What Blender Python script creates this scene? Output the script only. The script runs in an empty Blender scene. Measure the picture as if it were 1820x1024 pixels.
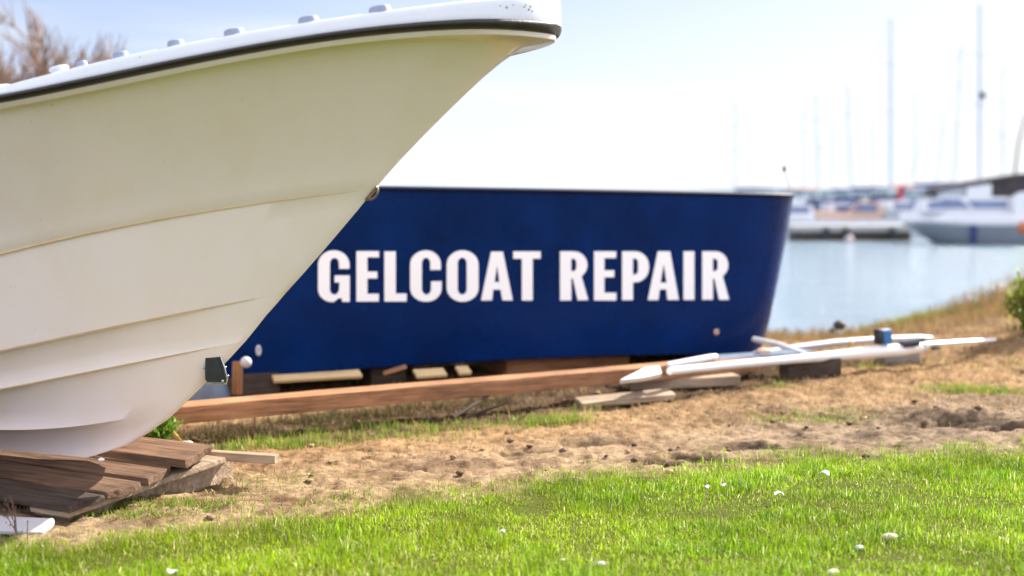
import bpy, bmesh, math, random
import numpy as np
from mathutils import Vector, Matrix
from mathutils.geometry import tessellate_polygon
random.seed(7); RNG = np.random.default_rng(7)
SC = bpy.context.scene; COL = SC.collection
rad = math.radians

# ------------------------------------------------------------------ camera
CAM = Vector((0, 0, 1.05)); FPX = 2528.0; HOR = 348.0
PITCH = math.atan((512 - HOR) / FPX)
cd = bpy.data.cameras.new("camera"); cam = bpy.data.objects.new("camera", cd); COL.objects.link(cam)
cam.location = CAM; cam.rotation_euler = (rad(90) - PITCH, 0, 0)
cd.sensor_width = 36; cd.lens = 50; cd.clip_start = 0.05; cd.clip_end = 6000
cd.dof.use_dof = True; cd.dof.focus_distance = 5.0; cd.dof.aperture_fstop = 1.6; cd.dof.aperture_blades = 0
SC.camera = cam
CP, SP = math.cos(PITCH), math.sin(PITCH)

def ray(px, py):
    x = (px - 910) / FPX; y = (512 - py) / FPX
    return Vector((x, CP + y * SP, -SP + y * CP))
def at(px, py, Y):
    d = ray(px, py); return CAM + d * (Y / d.y)
def onz(px, py, z):
    d = ray(px, py); return CAM + d * ((z - CAM.z) / d.z)

# ------------------------------------------------------------------ noise
_P = RNG.random((512, 512))
def vnoise(x, y):
    x = np.asarray(x, float); y = np.asarray(y, float)
    xi = np.floor(x).astype(int); yi = np.floor(y).astype(int)
    fx = x - xi; fy = y - yi
    fx = fx * fx * (3 - 2 * fx); fy = fy * fy * (3 - 2 * fy)
    g = lambda a, b: _P[a % 512, b % 512]
    return (g(xi, yi) * (1 - fx) * (1 - fy) + g(xi + 1, yi) * fx * (1 - fy) + g(xi, yi + 1) * (1 - fx) * fy + g(xi + 1, yi + 1) * fx * fy) * 2 - 1
def fbm(x, y, sc, oct=4, gain=.5):
    s = 0; a = 1; n = 0
    for k in range(oct):
        s = s + a * vnoise(x * sc + 17.3 * k, y * sc + 5.1 * k); n += a; a *= gain; sc *= 2.03
    return s / n
def sstep(a, b, x):
    t = np.clip((np.asarray(x, float) - a) / (b - a), 0, 1); return t * t * (3 - 2 * t)

# ------------------------------------------------------------------ materials
def new_mat(name):
    m = bpy.data.materials.new(name); m.use_nodes = True
    nt = m.node_tree; return m, nt, nt.nodes["Principled BSDF"]
def N(nt, t, **kw):
    n = nt.nodes.new(t)
    for k, v in kw.items(): setattr(n, k, v)
    return n
def ramp(nt, fac, stops):
    r = N(nt, "ShaderNodeValToRGB"); e = r.color_ramp.elements
    while len(e) < len(stops): e.new(.5)
    for i, (p, c) in enumerate(stops): e[i].position = p; e[i].color = (*c, 1)
    nt.links.new(fac, r.inputs[0]); return r.outputs[0]
def noise(nt, sc, det=4, rough=.55, vec=None, scale3=None):
    n = N(nt, "ShaderNodeTexNoise"); n.inputs["Scale"].default_value = sc; n.inputs["Detail"].default_value = det; n.inputs["Roughness"].default_value = rough
    tc = N(nt, "ShaderNodeTexCoord"); src = tc.outputs["Object"]
    if scale3:
        mp = N(nt, "ShaderNodeMapping"); mp.inputs["Scale"].default_value = scale3; nt.links.new(src, mp.inputs[0]); src = mp.outputs[0]
    nt.links.new(src, n.inputs["Vector"]); return n.outputs["Fac"]
def bump(nt, p, fac, strength, dist):
    b = N(nt, "ShaderNodeBump"); b.inputs["Strength"].default_value = strength; b.inputs["Distance"].default_value = dist
    nt.links.new(fac, b.inputs["Height"]); nt.links.new(b.outputs[0], p.inputs["Normal"])
def paint(name, c, rough=.35, var=.08, sc=6, bmp=0, coat=0, metal=0, c2=None):
    m, nt, p = new_mat(name)
    lo = tuple(max(0, x * (1 - var)) for x in c); hi = c2 or tuple(min(1, x * (1 + var)) for x in c)
    f = noise(nt, sc, 6)
    nt.links.new(ramp(nt, f, [(.3, lo), (.7, hi)]), p.inputs["Base Color"])
    rr = N(nt, "ShaderNodeMapRange"); rr.inputs["To Min"].default_value = max(.02, rough - .08); rr.inputs["To Max"].default_value = rough + .1
    nt.links.new(noise(nt, sc * 3.1, 5), rr.inputs["Value"]); nt.links.new(rr.outputs[0], p.inputs["Roughness"])
    p.inputs["Metallic"].default_value = metal
    if coat: p.inputs["Coat Weight"].default_value = coat; p.inputs["Coat Roughness"].default_value = .08
    if bmp: bump(nt, p, noise(nt, sc * 6, 6), bmp, .01)
    return m
def wood(name, dark, light, rough=.75, grain=1.0):
    m, nt, p = new_mat(name)
    f = noise(nt, 6, 8, .65, scale3=(.7, 9, 9)); g = noise(nt, 3, 4, .6)
    mx = N(nt, "ShaderNodeMath", operation='ADD'); nt.links.new(f, mx.inputs[0])
    sc = N(nt, "ShaderNodeMath", operation='MULTIPLY'); sc.inputs[1].default_value = .6; nt.links.new(g, sc.inputs[0]); nt.links.new(sc.outputs[0], mx.inputs[1])
    mid = tuple((a + b) / 2 for a, b in zip(dark, light))
    nt.links.new(ramp(nt, mx.outputs[0], [(.45, dark), (.72, mid), (1.0, light)]), p.inputs["Base Color"])
    p.inputs["Roughness"].default_value = rough; p.inputs["Specular IOR Level"].default_value = .12
    bump(nt, p, f, .7 * grain, .012)
    return m
def attr_mat(name, rough=.7, transl=0.0, spec=.3, bmp=None):
    m, nt, p = new_mat(name)
    a = N(nt, "ShaderNodeAttribute"); a.attribute_name = "col"
    nt.links.new(a.outputs["Color"], p.inputs["Base Color"]); p.inputs["Roughness"].default_value = rough
    p.inputs["Specular IOR Level"].default_value = spec
    if transl:
        t = N(nt, "ShaderNodeBsdfTranslucent"); nt.links.new(a.outputs["Color"], t.inputs["Color"])
        mx = N(nt, "ShaderNodeMixShader"); mx.inputs[0].default_value = transl
        nt.links.new(p.outputs[0], mx.inputs[1]); nt.links.new(t.outputs[0], mx.inputs[2])
        nt.links.new(mx.outputs[0], nt.nodes["Material Output"].inputs[0])
    return m

M = {}
def cream_mat():
    m, nt, p = new_mat('cream_gelcoat'); lk = nt.links.new
    f = noise(nt, 1.0, 6, .6, scale3=(7, 7, .9)); g = noise(nt, 55, 3, .6)
    c = ramp(nt, f, [(.45, (.90, .795, .785)), (.95, (.86, .73, .645))])
    mx = N(nt, "ShaderNodeMix", data_type='RGBA', blend_type='MULTIPLY'); mx.inputs["Factor"].default_value = 1
    lk(c, mx.inputs["A"]); lk(ramp(nt, g, [(.22, (.80, .74, .66)), (.30, (1, 1, 1))]), mx.inputs["B"]); lk(mx.outputs["Result"], p.inputs["Base Color"])
    p.inputs["Roughness"].default_value = .30; p.inputs["Coat Weight"].default_value = .3; p.inputs["Coat Roughness"].default_value = .12
    bump(nt, p, noise(nt, 1.6, 2), .025, .02); return m
M['cream'] = cream_mat()
M['stain'] = paint('tan_seam_stain', (.70, .48, .27), .6, .15, 9)
M['white_gel'] = paint('white_gelcoat', (.64, .675, .73), .28, .03, 5, coat=.3)
M['rubber'] = paint('dark_rubber', (.014, .011, .009), .5, .5, 14, bmp=.15)
M['navy'] = paint('navy_gelcoat', (.0004, .0150, .084), .27, .28, 2.6); M['navy'].node_tree.nodes['Principled BSDF'].inputs['Specular IOR Level'].default_value = .10
M['navy_dark'] = paint('navy_trim', (.003, .008, .035), .6, .3, 6); M['navy_dark'].node_tree.nodes['Principled BSDF'].inputs['Specular IOR Level'].default_value = .15
M['letter'] = paint('white_vinyl', (.90, .90, .90), .45, .01, 4)
M['black'] = paint('black_plastic', (.012, .016, .022), .3, .3, 20, coat=.2)
M['steel'] = paint('stainless_steel', (.55, .55, .53), .25, .15, 30, metal=1)
M['grey_plastic'] = paint('grey_plastic', (.24, .28, .38), .4, .08, 20)
M['grey_blue'] = paint('grey_blue_plastic', (.10, .14, .20), .5, .2, 12)
M['pallet'] = wood('weathered_pallet_wood', (.007, .0045, .0035), (.185, .11, .068))
M['pallet_edge'] = wood('pale_cut_wood', (.06, .042, .028), (.40, .30, .21))
M['timber'] = wood('orange_brown_timber', (.05, .021, .011), (.40, .205, .105), .65, .8)
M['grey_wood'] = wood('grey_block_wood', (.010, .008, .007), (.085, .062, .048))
M['pale_wood'] = wood('pale_yellow_wood', (.42, .28, .12), (.70, .52, .28), .7, .4)
M['bark'] = wood('bark', (.06, .035, .03), (.20, .12, .10))
M['spar'] = paint('white_spar_paint', (.72, .72, .71), .3, .04, 8, coat=.2)
M['spar_grey'] = paint('pale_grey_spar_paint', (.46, .45, .47), .4, .08, 8)
M['blue'] = paint('blue_plastic', (.02, .13, .33), .4, .2, 20)
M['stone'] = paint('pale_stone', (.52, .45, .35), .85, .35, 40, bmp=.4)
M['grey_stone'] = paint('grey_stone', (.42, .43, .42), .8, .35, 40, bmp=.4)
M['grass'] = attr_mat('grass_blade', .35, .5, .2)
M['straw'] = attr_mat('dry_straw', .8, .18, .1)
M['leaf'] = attr_mat('leaf', .5, .4, .3)
M['twig'] = attr_mat('twig', .8, 0, .1)
M['sea_white'] = paint('boat_white', (.60, .61, .63), .3, .05, 1.5, coat=.2)
M['sea_grey'] = paint('boat_hull_grey', (.27, .30, .33), .35, .08, 1.5, coat=.1)
M['canvas'] = paint('brown_canvas', (.038, .031, .031), .8, .25, 3)
M['canvas_blue'] = paint('blue_canvas', (.025, .04, .12), .8, .25, 3)
M['canvas_red'] = paint('red_canvas', (.38, .025, .06), .7, .2, 3)
M['tan_canvas'] = paint('tan_canvas', (.48, .34, .27), .8, .15, 3)
M['glass'] = paint('tinted_glass', (.03, .045, .08), .06, .2, 2, coat=.5)
M['glass_blue'] = paint('blue_tinted_glass', (.10, .14, .26), .08, .2, 2, coat=.5)
M['dark_dock'] = paint('wet_dock_timber', (.05, .035, .022), .6, .4, 4)
M['concrete'] = paint('pontoon_concrete', (.36, .36, .35), .8, .12, 3)
M['alu'] = paint('painted_mast_alloy', (.34, .41, .50), .5, .1, 2)
M['orange'] = paint('orange_buoy', (.45, .13, .05), .5, .15, 4)

# ------------------------------------------------------------------ object helpers
def tag(o, label=None, cat=None, group=None, kind=None):
    if label: o['label'] = label
    if cat: o['category'] = cat
    if group: o['group'] = group
    if kind: o['kind'] = kind
    return o
def empty(name, loc, label, cat, group=None):
    o = bpy.data.objects.new(name, None); COL.objects.link(o); o.location = loc; o.empty_display_size = .1
    return tag(o, label, cat, group)
def wmat(o):
    m = o.matrix_basis.copy()
    while o.parent: o = o.parent; m = o.matrix_basis @ m
    return m
def link(name, me, mat, parent=None, mw=None):
    o = bpy.data.objects.new(name, me); COL.objects.link(o)
    if mat and not me.materials: me.materials.append(mat)
    mw = mw or Matrix.Identity(4)
    if parent: o.parent = parent; o.matrix_basis = wmat(parent).inverted() @ mw
    else: o.matrix_basis = mw
    return o
class MB:
    def __init__(s): s.v = []; s.f = []
    def add(s, vs, fs):
        k = len(s.v); s.v += [Vector(v) for v in vs]; s.f += [tuple(i + k for i in f) for f in fs]; return s
    def loft(s, rings, closed=True, caps=True):
        n = len(rings[0]); vs = [p for r in rings for p in r]; fs = []
        for i in range(len(rings) - 1):
            for j in range(n if closed else n - 1):
                a = i * n + j; b = i * n + (j + 1) % n; fs.append((a, b, b + n, a + n))
        if caps: fs.append(tuple(range(n))[::-1]); fs.append(tuple(range((len(rings) - 1) * n, len(rings) * n)))
        return s.add(vs, fs)
    def tube(s, pts, r, n=8):
        pts = [Vector(p) for p in pts]; rs = r if isinstance(r, (list, tuple)) else [r] * len(pts); rings = []; ref = None
        for i, p in enumerate(pts):
            d = (pts[min(i + 1, len(pts) - 1)] - pts[max(i - 1, 0)]).normalized()
            if ref is None: ref = Vector((0, 0, 1)) if abs(d.z) < .9 else Vector((1, 0, 0))
            u = d.cross(ref).normalized(); w = u.cross(d).normalized(); ref = w
            rings.append([p + (u * math.cos(2 * math.pi * k / n) + w * math.sin(2 * math.pi * k / n)) * rs[i] for k in range(n)])
        return s.loft(rings)
    def box(s, c, size, mat3=None, bev=0.0):
        bm = bmesh.new(); bmesh.ops.create_cube(bm, size=1)
        for v in bm.verts: v.co = Vector((v.co.x * size[0], v.co.y * size[1], v.co.z * size[2]))
        if bev: bmesh.ops.bevel(bm, geom=bm.edges[:], offset=bev, segments=2, profile=.6, affect='EDGES')
        bm.verts.index_update()
        R = mat3 or Matrix.Identity(3)
        s.add([Vector(c) + R @ v.co for v in bm.verts], [tuple(v.index for v in f.verts) for f in bm.faces]); bm.free(); return s
    def ball(s, c, r, mat3=None, sub=2, jit=0):
        bm = bmesh.new(); bmesh.ops.create_icosphere(bm, subdivisions=sub, radius=1); bm.verts.index_update()
        R = mat3 or Matrix.Identity(3); r = r if isinstance(r, (tuple, list)) else (r, r, r)
        s.add([Vector(c) + R @ (Vector((v.co.x * r[0], v.co.y * r[1], v.co.z * r[2])) * (1 + jit * random.uniform(-1, 1))) for v in bm.verts], [tuple(v.index for v in f.verts) for f in bm.faces]); bm.free(); return s
    def build(s, name, mat, parent=None, smooth=True, angle=35, mw=None, merge=0):
        me = bpy.data.meshes.new(name)
        vs = s.v
        if mw is not None: inv = mw.inverted(); vs = [inv @ v for v in vs]
        elif parent is not None: mw = Matrix.Translation(wmat(parent).translation); inv = mw.inverted(); vs = [inv @ v for v in vs]
        me.from_pydata([tuple(v) for v in vs], [], s.f)
        bm = bmesh.new(); bm.from_mesh(me)
        if merge: bmesh.ops.remove_doubles(bm, verts=bm.verts[:], dist=merge)
        bmesh.ops.recalc_face_normals(bm, faces=bm.faces[:]); bm.to_mesh(me); bm.free()
        if smooth:
            me.polygons.foreach_set('use_smooth', [True] * len(me.polygons)); me.set_sharp_from_angle(angle=rad(angle))
        return link(name, me, mat, parent, mw)
def frame_mat(origin, xdir, up=(0, 0, 1)):
    x = Vector(xdir).normalized(); z = Vector(up); y = z.cross(x).normalized(); z = x.cross(y).normalized()
    m = Matrix((x, y, z)).transposed().to_4x4(); m.translation = Vector(origin); return m
def plank(name, mat, L, W, T, mw, parent=None, rough=.002, chip=.0, seed=0, bev=.004, nx=40, ny=8, nz=4, skew=0, chipend=1):
    """a board along local +x from 0 to L, centred on y, z from 0 to T, with uneven faces and worn ends"""
    rr = random.Random(seed); bm = bmesh.new(); bmesh.ops.create_cube(bm, size=1)
    for v in bm.verts: v.co = Vector(((v.co.x + .5) * L, v.co.y * W, (v.co.z + .5) * T))
    bmesh.ops.bevel(bm, geom=bm.edges[:], offset=bev, segments=2, profile=.6, affect='EDGES')
    ex = [e for e in bm.edges if abs(e.verts[0].co.x - e.verts[1].co.x) > L * .5]
    bmesh.ops.subdivide_edges(bm, edges=ex, cuts=nx, use_grid_fill=True)
    ey = [e for e in bm.edges if abs(e.verts[0].co.y - e.verts[1].co.y) > W * .5]
    bmesh.ops.subdivide_edges(bm, edges=ey, cuts=ny, use_grid_fill=True)
    ez = [e for e in bm.edges if abs(e.verts[0].co.z - e.verts[1].co.z) > T * .5]
    bmesh.ops.subdivide_edges(bm, edges=ez, cuts=nz, use_grid_fill=True)
    sx = rr.uniform(0, 90)
    for v in bm.verts:
        x, y, z = v.co
        a = float(fbm(x * 3 + sx, y * 40, 1.0, 3)); b = float(fbm(x * 6 + sx + 40, z * 40 + 9, 1.0, 3))
        v.co.z += a * rough * (1 if z > T * .5 else .6); v.co.y += b * rough * 1.3
        if skew: v.co.x += skew * (y / W) * (x / L)
        if chip and x > L - .12:
            c = max(0, float(fbm(y * 22 + sx, z * 14 + 3, 1.0, 3)) + .15); v.co.x -= c * chip * ((x - L + .12) / .12) * chipend
    me = bpy.data.meshes.new(name); bm.to_mesh(me); bm.free()
    me.polygons.foreach_set('use_smooth', [True] * len(me.polygons)); me.set_sharp_from_angle(angle=rad(50))
    return link(name, me, mat, parent, mw)
def np_mesh(name, V, quads, tris, colors, mat):
    me = bpy.data.meshes.new(name); nq, nt_ = len(quads), len(tris)
    me.vertices.add(len(V)); me.vertices.foreach_set('co', np.asarray(V, np.float32).ravel())
    loops = np.concatenate([np.asarray(quads, np.int32).ravel(), np.asarray(tris, np.int32).ravel()]).astype(np.int32)
    me.loops.add(len(loops)); me.loops.foreach_set('vertex_index', loops)
    st = np.concatenate([np.arange(nq) * 4, nq * 4 + np.arange(nt_) * 3]).astype(np.int32)
    me.polygons.add(nq + nt_); me.polygons.foreach_set('loop_start', st)
    me.update(calc_edges=True)
    if colors is not None:
        ca = me.color_attributes.new('col', 'FLOAT_COLOR', 'POINT')
        c4 = np.ones((len(V), 4), np.float32); c4[:, :3] = colors; ca.data.foreach_set('color', c4.ravel())
    me.polygons.foreach_set('use_smooth', np.ones(nq + nt_, bool))
    me.validate(); me.materials.append(mat)
    o = bpy.data.objects.new(name, me); COL.objects.link(o); return o
def blades(name, P, h, w, lean, az, colors, mat, tipcol=1.0, curl=1.0):
    """one strip of two quads and a tip per blade"""
    n = len(P); az2 = az + RNG.uniform(-1.2, 1.2, n) + math.pi / 2
    side = np.stack([np.cos(az2), np.sin(az2), np.zeros(n)], 1) * (w / 2)[:, None]
    ld = np.stack([np.cos(az), np.sin(az), np.zeros(n)], 1)
    up = np.array([0, 0, 1.0])
    m = P + up * (h * .55)[:, None] * np.cos(lean * .5)[:, None] + ld * (h * .55 * np.sin(lean * .5))[:, None]
    t = m + up * (h * .5 * np.cos(lean * 1.4 * curl))[:, None] + ld * (h * .5 * np.sin(lean * 1.4 * curl))[:, None]
    V = np.stack([P - side, P + side, m + side * .8, m - side * .8, t], 1).reshape(-1, 3)
    k = np.arange(n)[:, None] * 5
    q = k + np.array([[0, 1, 2, 3]]); tr = k + np.array([[3, 2, 4]])
    c = np.repeat(colors[:, None, :], 5, 1).copy(); c[:, 4] *= tipcol
    return np_mesh(name, V, q, tr, c.reshape(-1, 3), mat)

# ------------------------------------------------------------------ ground
GE = [(-200, 985), (0, 962), (200, 945), (350, 922), (600, 893), (800, 868), (1000, 836), (1200, 815), (1500, 798), (1820, 780), (2200, 760)]
gp = [onz(a, b + 6, .03) for a, b in GE]; gex = np.array([p.x for p in gp]); gey = np.array([p.y for p in gp])
def grass_edge(x): return np.interp(x, gex, gey) + .09 * vnoise(np.asarray(x) * 5, 3.3) + .05 * vnoise(np.asarray(x) * 13, 6.3) + .07 * vnoise(np.asarray(x) * 1.7, 8.3)
def shore(x): return 10.9 + np.clip(-4 - x, 0, 60) * 6 + .25 * vnoise(x * .8, 1.7) + np.clip(x - 3.5, 0, 8) * .5
DENTS = []
for px, py, dx, dy, dep in [(1730, 752, .28, .10, .07), (1795, 760, .2, .07, .06), (1240, 815, .16, .05, .045), (1180, 822, .1, .04, .03), (1420, 770, .14, .05, .02), (1560, 772, .12, .04, .02), (1330, 790, .2, .05, .025), (1620, 745, .14, .05, .02), (640, 800, .18, .07, .02), (660, 790, .1, .05, .02),
                            (740, 830, .2, .06, .015), (1050, 780, .2, .05, .018), (1480, 735, .15, .05, .02), (950, 800, .2, .06, .02)]:
    p = onz(px, py, 0); DENTS.append((p.x, p.y, dx, dy, dep))
def ground_h(x, y, fine=True):
    x = np.asarray(x, float); y = np.asarray(y, float)
    h = .03 * fbm(x, y, .6, 2)
    h = h + .30 * sstep(2.3, 4.4, x) * sstep(7.0, 9.8, y)
    h = h - .05 * sstep(5.6, 6.6, y + .0 * x) * sstep(2.0, -.5, x)
    d = y - shore(x); h = h - sstep(0, 4.5, d) * (1.15 + .30 * sstep(2.3, 4.4, x)) - .05 * sstep(-1, 0, d)
    soil = sstep(-.1, .25, y - grass_edge(x))
    if fine:
        f = fbm(x, y, 5.5, 4, .55); g = fbm(x + 31, y * 1.3, 16, 3, .6)
        h = h + soil * (.026 * f + .020 * np.abs(g) + .007 * fbm(x, y + 11, 34, 2)) + (1 - soil) * .01 * f
    for cx, cy, sx, sy, dp in DENTS:
        e = sstep(.25, .75, np.exp(-((x - cx) / sx) ** 2 - ((y - cy) / sy) ** 2) + .3 * fbm(x, y, 9, 3))
        e2 = np.exp(-((x - cx) / (sx * 1.1)) ** 2 - ((y - cy - sy * 1.6) / sy) ** 2)
        h = h - dp * .65 * e + dp * .6 * e2
    return h
def axis_pts(lo, hi, step, far_lo, far_hi, g=1.18):
    a = list(np.arange(lo, hi, step)); s = step
    while a[-1] < far_hi: s *= g; a.append(a[-1] + s)
    s = step; b = [lo]
    while b[-1] > far_lo: s *= g; b.append(b[-1] - s)
    return np.array(b[:0:-1] + a)
xs = axis_pts(-2.9, 4.3, .0135, -420, 420); ys = axis_pts(3.3, 9.2, .0145, -60, 420)
GX, GY = np.meshgrid(xs, ys); GH = ground_h(GX, GY)
nx, ny = len(xs), len(ys)
V = np.stack([GX.ravel(), GY.ravel(), GH.ravel()], 1)
i = np.arange(nx - 1)[None, :] + (np.arange(ny - 1) * nx)[:, None]; q = np.stack([i, i + 1, i + nx + 1, i + nx], -1).reshape(-1, 4)
x, y = V[:, 0], V[:, 1]
soil = sstep(-.15, .2, y - grass_edge(x))
n1 = fbm(x, y, 2.2, 4); n2 = fbm(x + 50, y, 14, 4, .6); n3 = fbm(x, y + 70, 45, 2)
sand = np.array([.37, .272, .168]); brown = np.array([.125, .075, .045]); orange = np.array([.31, .185, .078]); lawn = np.array([.07, .082, .016])
t = np.clip(.62 + .45 * n1 + .95 * n2 + .35 * n3, 0, 1)[:, None]
dirt = brown * (1 - t) + sand * t
dz = sstep(.5, 1.6, y - grass_edge(x) + .5 * n1)[:, None]
dirt = dirt * (1 - .55 * dz) + (orange * (.75 + .5 * t)) * .55 * dz
s = soil[:, None]; mud = (sstep(.3, 1.6, x + .5 * n1) * (1 - sstep(1.0, 2.2, y - grass_edge(x) + .6 * n1)) * .75)[:, None]
dirt = dirt * (1 - mud) + np.array([.205, .155, .108]) * (.4 + 1.0 * t) * mud
damp = np.zeros_like(x)  # mask for shade in the dents, painted as dark earth colour
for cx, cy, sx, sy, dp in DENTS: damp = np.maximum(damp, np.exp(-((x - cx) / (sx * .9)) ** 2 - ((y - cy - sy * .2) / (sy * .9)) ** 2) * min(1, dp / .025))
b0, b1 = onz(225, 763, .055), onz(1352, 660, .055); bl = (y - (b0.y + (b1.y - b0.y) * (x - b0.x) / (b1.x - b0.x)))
under = sstep(-.42, -.20, bl + .10 * n2) * (1 - sstep(.5, .8, bl)) * (1 - sstep(1.5, 2.0, x)) * sstep(-2.4, -1.2, x)  # shade beneath the timber beam, painted into the earth colour
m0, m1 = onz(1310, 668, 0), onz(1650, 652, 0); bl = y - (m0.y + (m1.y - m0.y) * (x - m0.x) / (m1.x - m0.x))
under = np.maximum(under, sstep(-.10, .06, bl + .10 * n2) * (1 - sstep(.45, .7, bl)) * sstep(1.1, 1.3, x) * (1 - sstep(2.15, 2.4, x)))  # same painted shade strip below the white mast
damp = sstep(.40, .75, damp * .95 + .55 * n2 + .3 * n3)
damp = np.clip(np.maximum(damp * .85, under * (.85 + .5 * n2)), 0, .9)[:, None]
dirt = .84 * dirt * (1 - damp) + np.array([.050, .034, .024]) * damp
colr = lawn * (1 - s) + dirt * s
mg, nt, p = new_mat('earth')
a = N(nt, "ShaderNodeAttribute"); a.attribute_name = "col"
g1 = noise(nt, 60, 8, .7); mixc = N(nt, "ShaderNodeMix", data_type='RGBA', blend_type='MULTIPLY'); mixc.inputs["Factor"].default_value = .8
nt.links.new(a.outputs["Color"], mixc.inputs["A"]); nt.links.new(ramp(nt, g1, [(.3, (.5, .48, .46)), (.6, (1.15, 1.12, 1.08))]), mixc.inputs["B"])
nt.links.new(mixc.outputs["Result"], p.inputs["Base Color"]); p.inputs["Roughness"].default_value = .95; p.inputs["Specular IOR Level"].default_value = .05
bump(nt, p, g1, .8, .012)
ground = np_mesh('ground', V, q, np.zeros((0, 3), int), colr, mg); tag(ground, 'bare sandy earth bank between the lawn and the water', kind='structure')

# water
m, nt, p = new_mat('lake_water')
p.inputs["Base Color"].default_value = (.22, .30, .36, 1); p.inputs["Roughness"].default_value = .10; p.inputs["IOR"].default_value = 1.33; p.inputs["Specular IOR Level"].default_value = .6
f = noise(nt, .40, 7, .66, scale3=(1, 2.8, 1)); bump(nt, p, f, 1.0, .42)
me = MB(); Z = -.45
me.add([(-3000, -60, Z), (3000, -60, Z), (3000, 4500, Z), (-3000, 4500, Z)], [(0, 1, 2, 3)])
w = me.build('water', m, smooth=False); tag(w, 'pale blue rippled water of the harbour', kind='structure')
# far shore
mb = MB(); rings = []
for k in range(121):
    X = -1500 + k * 25; hh = 4.5 + 3.5 * float(fbm(np.array(k * .23), np.array(4.2), 1, 4)) + 2
    rings.append([(X, 1100, -1), (X, 1103, hh * .6 - .4), (X, 1112, hh - .4), (X, 1180, hh * .8), (X, 1260, -1)])
mb.loft(rings)
hills = mb.build('hills', paint('far_shore_woods', (.10, .15, .17), .95, .35, .02)); tag(hills, 'low blue grey wooded shore along the horizon', kind='structure')

# ------------------------------------------------------------------ hull machinery
class Plan:
    def __init__(s, O, ang_vec):
        s.O = Vector((O[0], O[1])); s.a = Vector(ang_vec).normalized(); s.n = Vector((s.a.y, -s.a.x))
    def pt(s, S, B, Zz): return Vector((s.O.x + S * s.a.x + B * s.n.x, s.O.y + S * s.a.y + B * s.n.y, Zz))
    def centre(s, px, py):                     # ray meets the centre plane
        d = ray(px, py); d2 = Vector((d.x, d.y)); c = Vector((CAM.x, CAM.y))
        t = (s.O - c).dot(s.n) / d2.dot(s.n); P = CAM + d * t
        return (Vector((P.x, P.y)) - s.O).dot(s.a), P.z
    def solve(s, px, py, bf, s0, smin=-4.5):
        S = np.linspace(s0, smin, 6000); B = bf(s0 - S); d = ray(px, py)
        X = s.O.x + S * s.a.x + B * s.n.x - CAM.x; Y = s.O.y + S * s.a.y + B * s.n.y - CAM.y
        f = d.x * Y - d.y * X; ix = np.where(f[:-1] * f[1:] <= 0)[0]
        if not len(ix): return None
        k = min(ix, key=lambda j: Y[j]); t = Y[k] / d.y
        return S[k], CAM.z + d.z * t
class Line:
    def __init__(s, plan, start, pts, bf, deg=2, zoff=0.0, damp=1.0):
        s.s0, s.z0 = start; s.bf = bf; L = [(s.s0, s.z0)]; w = [4]
        for px, py in pts:
            r = plan.solve(px, py, bf, s.s0)
            if r: L.append(r); w.append(1)
        A = np.array(L); s.c = np.polyfit(A[:, 0], A[:, 1], deg, w=w); s.sm = A[:, 0].min(); s.zoff = zoff; s.damp = damp
        s.slope = float(np.polyval(np.polyder(s.c), s.sm)); s.zm = float(np.polyval(s.c, s.sm))
        s.err = np.abs(np.polyval(s.c, A[:, 0]) - A[:, 1]).max()
    def z(s, S):
        S = np.asarray(S, float); v = np.polyval(s.c, S); e = s.zm + s.slope * s.damp * -(1 - np.exp((S - s.sm) / s.damp))
        return np.where(S >= s.sm, v, e)
def blunt(B, tau, R, T):
    return lambda t: B * (1 - np.exp(-np.maximum(t, 0) / tau)) + R * np.sqrt(1 - (1 - np.clip(t / T, 0, 1)) ** 2)
def expo(B, tau, nose=.012, tn=.012):
    return lambda t: B * (1 - np.exp(-np.maximum(t, 0) / tau)) + nose * (1 - np.exp(-np.maximum(t, 0) / tn))
NC = 110; SEND = -4.3
def qs(s0, send=SEND, n=NC): return s0 - (s0 - send) * np.linspace(0, 1, n) ** 2.2
def row(line, db=0.0, dz=0.0, fade=None, bf=None, send=SEND, ds0=0.0):
    S = qs(line.s0 + ds0, send); t = line.s0 + ds0 - S; B = (bf or line.bf)(t)
    k = 1.0 if fade is None else fade(S)
    return np.stack([S, np.maximum(B + db * k, 0) * (t > 0), line.z(S) + dz * k], 1)
def between(lo, hi, n, stem=None, pw=1.0):
    out = []
    for i in range(1, n + 1):
        f = i / (n + 1); R = lo * (1 - f) + hi * f; R[:, 1] = lo[:, 1] + (hi[:, 1] - lo[:, 1]) * f ** pw
        if stem is not None:
            zc = R[0, 2]; sc = float(np.interp(zc, stem[:, 1], stem[:, 0])); t = R[0, 0] - R[:, 0]
            R[:, 0] += (sc - R[0, 0]) * np.exp(-t / .35)
        out.append(R)
    return out
def skin(plan, rows, close_bottom=False, close_end=True):
    mb = MB(); n = len(rows[0])
    for sg in (1, -1):
        vs = [plan.pt(r[0], r[1] * sg, r[2]) for R in rows for r in R]; fs = []
        for i in range(len(rows) - 1):
            for j in range(n - 1):
                a = i * n + j; fs.append((a, a + 1, a + n + 1, a + n))
        mb.add(vs, fs)
    if close_end:
        e = [R[-1] for R in rows]; loop = [plan.pt(r[0], r[1], r[2]) for r in e] + [plan.pt(r[0], -r[1], r[2]) for r in e[::-1]]
        mb.add(loop, [tuple(range(len(loop)))])
    return mb

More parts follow.
